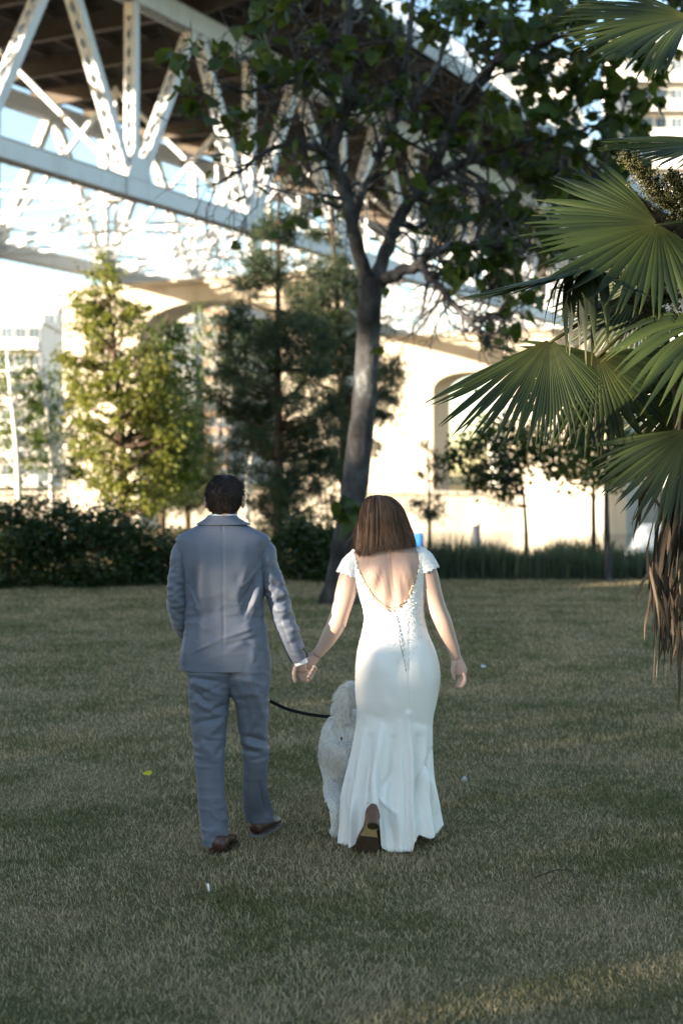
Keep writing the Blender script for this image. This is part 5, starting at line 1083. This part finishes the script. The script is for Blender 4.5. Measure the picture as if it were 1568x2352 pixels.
# trailing shoe, sole towards us
hl = PX(858, 1862, 6.77); toe = PX(839, 1966, 6.87); toe[2] = max(toe[2], 0.006); e1 = unit(toe - hl); e2 = unit(np.array([1.0, -0.05, 0.15]) - e1 * (np.array([1.0, -.05, .15]) @ e1)); nn = np.cross(e2, e1)
if nn[1] > 0: nn = -nn
L = np.linalg.norm(toe - hl) + .012; T = np.array([0, .05, .15, .3, .45, .6, .75, .88, .96, 1.0]); W = np.array([.020, .030, .034, .029, .031, .046, .054, .048, .032, .012])
def plate(ta, tb, off, thick, grow=1.0):
    t = np.linspace(ta, tb, 16); w_ = np.interp(t, T, W) * grow; out = np.array([hl + e1 * L * a + e2 * b_ for a, b_ in zip(t, w_)] + [hl + e1 * L * a - e2 * b_ for a, b_ in zip(t[::-1], w_[::-1])]) + nn * off; k = len(out)
    return np.r_[out, out + nn * thick], [tuple(range(k)), tuple(range(2 * k - 1, k - 1, -1))] + [(i, (i + 1) % k, k + (i + 1) % k, k + i) for i in range(k)]
shw = thing('shoe', hl); shw.parent = wom; shw.location = tuple(hl - np.array(wom.location))
V, Fc = plate(0.0, 1.0, -.006, .006, 1.06); mk('welt', V, Fc, M['brownl'], shw, False)
V, Fc = plate(0.06, 0.55, .001, .004); mk('arch_sole', V, Fc, M['sole_t'], shw, False)
V, Fc = plate(0.55, 1.0, .001, .005); mk('ball_sole', V, Fc, M['sole_d'], shw, False)
m = MB(); hc = hl + e1 * .022; hn = unit(nn + e1 * 0.35); m.tube([hc - hn * .01, hc + hn * .03, hc + hn * .062], [.029, .0275, .027], 20); m.build('heel', M['brownl'], shw, smooth=False)
m = MB(); m.tube([hc + hn * .0622, hc + hn * .068], [.027, .026], 20); m.build('heel_tip', M['sole_d'], shw)
V = []; n = 18; TT = np.linspace(0, 1, 12)
for t in TT:
    w_ = float(np.interp(t, T, W)); hh = float(np.interp(t, [0, .12, .3, .5, .75, 1], [.05, .060, .055, .048, .04, .01]))
    for j in range(n): a = math.pi * 2 * j / n; V.append(hl + e1 * L * t + e2 * w_ * math.cos(a) - nn * (hh * .5 + hh * .5 * math.sin(a)) - nn * .006)
mk('upper', np.array(V), grid_faces(12, n) + [tuple(range(n - 1, -1, -1)), tuple(range(11 * n, 12 * n))], M['brownl'], shw)
shoe('shoe', wom, np.array([PX(957, 0, 7.18)[0], 7.18, 0.006]), (.08, 1), L=.24, w=.075, mat=M['brownl'], sole=M['sole_d'], h=.06)

# ---------------------------------------------------------------- the dog
YD = 7.2
dog = thing('dog', (PX(790, 0, 7.4)[0], 7.4, 0), 'cream white fluffy dog on a lead walking beside the woman', 'dog')
b = MB()
for pts, rad_, sq in (([(783, 1690, .0), (788, 1688, .12), (806, 1688, .30), (826, 1690, .50), (842, 1688, .68)], [.08, .105, .120, .135, .10], 1.0),
                      ([(786, 1700, .0), (784, 1735, .02), (790, 1765, .05)], [.078, .088, .07], 1.0),
                      ([(774, 1690, .06), (767, 1740, .12), (766, 1785, .12), (764, 1830, .02), (768, 1862, -.05), (770, 1895, -.04), (771, 1925, -.02)], [.075, .074, .050, .034, .024, .020, .023], 1.0),
                      ([(806, 1690, .08), (812, 1740, .16), (812, 1785, .18), (808, 1830, .10), (806, 1862, .03), (806, 1895, .04), (806, 1920, .06)], [.075, .074, .050, .034, .024, .020, .023], 1.0),
                      ([(820, 1700, .62), (818, 1780, .62), (818, 1850, .62), (818, 1878, .64)], [.06, .042, .03, .03], 1.0),
                      ([(858, 1700, .60), (860, 1780, .60), (860, 1850, .60), (860, 1878, .62)], [.06, .042, .03, .03], 1.0),
                      ([(836, 1680, .60), (838, 1660, .78), (838, 1640, .92)], [.11, .10, .085], 1.0),
                      ([(838, 1638, .92), (840, 1645, 1.04), (841, 1652, 1.13)], [.09, .055, .04], 1.0)):
    V, Fc, _ = tube_px(pts, rad_, YD, 20, 26, sq); b.add(V, Fc)
for x_, y_, d_ in ((772, 1931, .015), (807, 1926, .09), (818, 1881, .68), (860, 1881, .66)):
    V, Fc = ball(PX(x_, y_, YD + d_) * [1, 1, 0] + [0, 0, .03], (.032, .05, .028)); b.add(V, Fc)
TAILP = [(788, 1652, .0), (786, 1628, -.03), (794, 1606, -.03), (812, 1592, .02), (832, 1600, .08), (842, 1622, .12)]
V, Fc, _ = tube_px(TAILP, [.036, .040, .044, .044, .038, .02], YD, 18, 30); b.add(V, Fc)
for x_, sg in ((814, -1), (862, 1)):   # ears
    V, Fc, _ = tube_px([(x_ + 8 * -sg * -1 * -1, 1622, .90), (x_, 1634, .90), (x_ + 2 * sg, 1652, .92)], [.022, .03, .018], YD, 12, 12, .45); b.add(V, Fc)
s = NT('cream_fur'); r_ = s.rnd(); nz = s.noise(5, 3); c = s.mix(r_, (0.62, 0.60, 0.57), (0.93, 0.92, 0.90)); c = s.mix(s.ramp(nz, [(0.5, 0.0), (0.72, 0.5)]), c, (0.40, 0.31, 0.20)); s.base(c, 0.75, 0.2); M['fur'] = s.m
dbody, DV, DF = fuse('body', b, M['fur'], dog, 0.008, 4)
M['ear'] = plain('golden_ear_fur', (0.42, 0.24, 0.11), 0.8, 0.2)
V, Fc, _ = tube_px([(826, 1618, .80), (819, 1632, .78), (821, 1656, .80)], [.020, .028, .012], YD, 12, 14, .5); mk('ear', V, Fc, M['ear'], dbody)
V, Fc = ball(PX(784, 1697, YD - .105) + [0, .006, 0], (.005, .010, .010), 10, 8); mk('vent', V, Fc, plain('dark_skin', (.02, .016, .016), .7), dbody)
V, Fc, _ = tube_px([(838, 1668, .72), (838, 1667, .735)], [.118, .118], YD, 28, 4); mk('collar', V, Fc, M['black'], dog)
r = np.random.default_rng(6); DV = np.asarray(DV); tri = np.array([(f[0], f[1], f[2]) for f in DF]); k = 42000
A_ = DV[tri[:, 0]]; Bq = DV[tri[:, 1]]; Cq = DV[tri[:, 2]]; nrm = np.cross(Bq - A_, Cq - A_); ar = np.linalg.norm(nrm, axis=1); nrm /= ar[:, None] + 1e-12
cen = (A_ + Bq + Cq) / 3; pd = proj(cen)
wgt = ar * np.where(cen[:, 1] < 7.75, 1.0, 0.25); fi = r.choice(len(tri), k, p=wgt / wgt.sum()); u = r.uniform(size=(k, 2)); u = np.where(u.sum(1, keepdims=True) > 1, 1 - u, u)
p = A_[fi] + (Bq - A_)[fi] * u[:, :1] + (Cq - A_)[fi] * u[:, 1:]; n_ = nrm[fi]; oc = p - DV.mean(0); n_ = n_ * np.sign(np.einsum('ij,ij->i', n_, n_))[:, None]
zt = p[:, 2]; tail = (zt > 0.66) & (p[:, 1] < 7.4)
dirn = np.where(tail[:, None], np.array([-.25, -.2, -.75]), np.array([0.0, -.25, -.9])) + r.normal(size=(k, 3)) * 0.25; dirn = dirn - n_ * np.einsum('ij,ij->i', dirn, n_)[:, None]; dirn /= np.linalg.norm(dirn, axis=1)[:, None] + 1e-9
Lh = np.where(tail, r.uniform(.02, .055, k), r.uniform(.010, .030, k)) * np.where(zt < 0.2, .45, 1)
pth = np.stack([p, p + dirn * (Lh * .55)[:, None] + n_ * (Lh * .28)[:, None], p + dirn * Lh[:, None] + n_ * (Lh * .30)[:, None]], 1); pth[..., 2] = np.maximum(pth[..., 2], .004)
V, Fc, rn = ribbons(pth, 0.0028, np.clip(.62 + .28 * vnoise(p, 38, 2) + r.normal(0, .22, k), 0, .999), .5); mk('fur', V, Fc, M['fur'], dog, True, {'rnd': rn}, 'stuff')
# ---------------------------------------------------------------- the lead
lp = smooth_path([PX(470, 1488, YM + .42), PX(520, 1560, YM + .40), PX(580, 1594, YM + .36), PX(617, 1609, 7.28), PX(655, 1627, 7.30), PX(700, 1639, 7.34), PX(740, 1645, 7.42), PX(770, 1647, 7.52), PX(805, 1655, 7.75), PX(832, 1660, 7.88)], 70)
V = []; T_, E_, G_ = frames(lp)
for p_, t_ in zip(lp, T_):
    up = unit(np.array([0, -.25, 1.0]) - t_ * (np.array([0, -.25, 1.0]) @ t_)); sd = np.cross(t_, up)
    for a, c_ in ((-.0085, -.0012), (.0085, -.0012), (.0085, .0012), (-.0085, .0012)): V.append(p_ + up * a + sd * c_)
o = mk('dog_lead', np.array(V), grid_faces(70, 4) + [(3, 2, 1, 0), (276, 277, 278, 279)], M['black'], None, False); tag(o, 'black webbing dog lead stretched from the man to the dog', 'lead')

# ---------------------------------------------------------------- small things on the lawn and in the marina
def flat_leaf(name, label, cat, x, y, size, c, az, tilt=.3, zoff=.03):
    Y = F * CAMH / (y - HY); p = PX(x, y, Y); p[2] = zoff; R = rot_to((math.cos(az), math.sin(az), tilt), (0.2, -.5, 1)); V = (HEART[0] * size) @ R.T + p
    o = mk(name, V, HEART[1], plain(name + '_' + str(int(x)), c, .7), None); solid(o, .0012); tag(o, label, cat)
flat_leaf('fallen_leaf', 'small yellow fallen leaf on the grass left of the man', 'leaf', 347, 1790, .055, (.55, .45, .02), 2.9, .1, .035)
flat_leaf('paper_scrap', 'small white scrap on the grass right of the dress', 'litter', 1065, 1799, .04, (.5, .47, .42), 1.2, 1.2, .01)
flat_leaf('paper_scrap', 'pale scrap on the grass beyond her hanging hand', 'litter', 1105, 1538, .05, (.5, .52, .5), .2, .1, .03)
def twig(label, pts, rr_):
    P = []
    for x, y in pts: Y = F * CAMH / (y - HY); q = PX(x, y, Y); q[2] = .035; P.append(q)
    P = smooth_path(P, 16); P[:, 2] += np.abs(np.sin(np.linspace(0, 6, 16))) * .02; V, Fc = tube(P, np.linspace(rr_, rr_ * .4, 16), 6); o = mk('twig', V, Fc, M['pbark'], None); tag(o, label, 'twig', 'twigs lying on the lawn')
twig('thin dark curved twig on the grass at lower right', [(1228, 2034), (1265, 2030), (1290, 2018), (1322, 2042)], .004)
twig('pale thin twig on the grass between man and dog', [(690, 1838), (715, 1826), (735, 1820)], .0025)
V = []; Yc = F * CAMH / (2063 - HY); q = PX(480, 2066, Yc); q[2] = .03
V, Fc = tube([q, q + [-.006, .01, .03]], [.005, .005], 8); o = mk('cigarette_butt', V, Fc, M['pearl'], None); tag(o, 'tiny white cigarette butt in the grass below the man', 'litter')
# mooring piles
M['pile'] = plain('dark_steel_pile', (0.045, 0.05, 0.065), 0.6, 0.4, 0, 0.2, 3)
for x_, yt, Y, r_, lb in ((1093, 1187, 52, .14, 'dark mooring pile with white cone cap right of the woman'),):
    p = PX(x_, yt, Y); root = thing('mooring_pile', (p[0], Y, -4), lb, 'pile')
    m = MB(); m.tube([(p[0], Y, -4.2), (p[0], Y, p[2] - .28)], [r_, r_], 16); m.build('post', M['pile'], root, smooth=True)
    m = MB(); m.tube([(p[0], Y, p[2] - .30), (p[0], Y, p[2] - .16), (p[0], Y, p[2])], [r_ * 1.12, r_ * 1.05, .02], 16); m.build('cap', M['pearl'], root, smooth=True)
M['hull'] = plain('white_gelcoat', (0.72, 0.73, 0.74), 0.25, 0.5, 0, 0.04); M['canvas'] = plain('blue_canvas', (0.02, 0.13, 0.42), 0.8, 0.2)
def boat(label, x, ytop, Y, L, az, canvas):
    p = PX(x, ytop, Y); c, s_ = math.cos(az), math.sin(az); R = np.array([[c, -s_, 0], [s_, c, 0], [0, 0, 1]]); root = thing('motor_boat', (p[0], Y, -2.6), label, 'boat', 'boats in the marina'); base = np.array([p[0], Y, -2.6])
    T = np.linspace(0, 1, 9); V = []
    for t in T:
        w_ = L * .16 * (1 - max(0, (t - .45) / .55) ** 2.2) + .01
        for a, z in ((-1, .95 + .25 * t), (-.85, .1), (0, -.25 + .2 * t), (.85, .1), (1, .95 + .25 * t)): V.append(base + R @ np.array([(t - .5) * L, a * w_, z]))
    Fc = grid_faces(9, 5, False) + [(i * 5, i * 5 + 4, i * 5 + 9, i * 5 + 5) for i in range(8)] + [(0, 1, 2, 3, 4)]
    mk('hull', np.array(V), Fc, M['hull'], root, smooth=False); hh = p[2] + 2.6
    V = [base + R @ np.array([u * L, v * L, z]) for u, v, z in ((-.25, -.12, 1.0), (.2, -.12, 1.05), (.2, .12, 1.05), (-.25, .12, 1.0), (-.22, -.10, hh), (.06, -.10, hh), (.06, .10, hh), (-.22, .10, hh))]
    cb = mk('cabin', V, [(3, 2, 1, 0), (4, 5, 6, 7), (0, 1, 5, 4), (1, 2, 6, 5), (2, 3, 7, 6), (3, 0, 4, 7)], M['canvas'] if canvas else M['hull'], root, smooth=False)
    V = [base + R @ np.array([u * L, v * L, z]) for u, v, z in ((.19, -.10, 1.2), (.19, .10, 1.2), (.075, .09, hh - .1), (.075, -.09, hh - .1))]; V = [v + R @ np.array([.01 * L, 0, .02]) for v in V]
    mk('windscreen', V, [(0, 1, 2, 3)], M['glass'], cb, smooth=False)
boat('white boat with blue canvas cover moored right of the woman', 963, 1224, 60, 1.3, 1.2, True)
boat('white motor boat moored behind the reeds at the far right', 1500, 1205, 46, 6.5, 2.9, False)
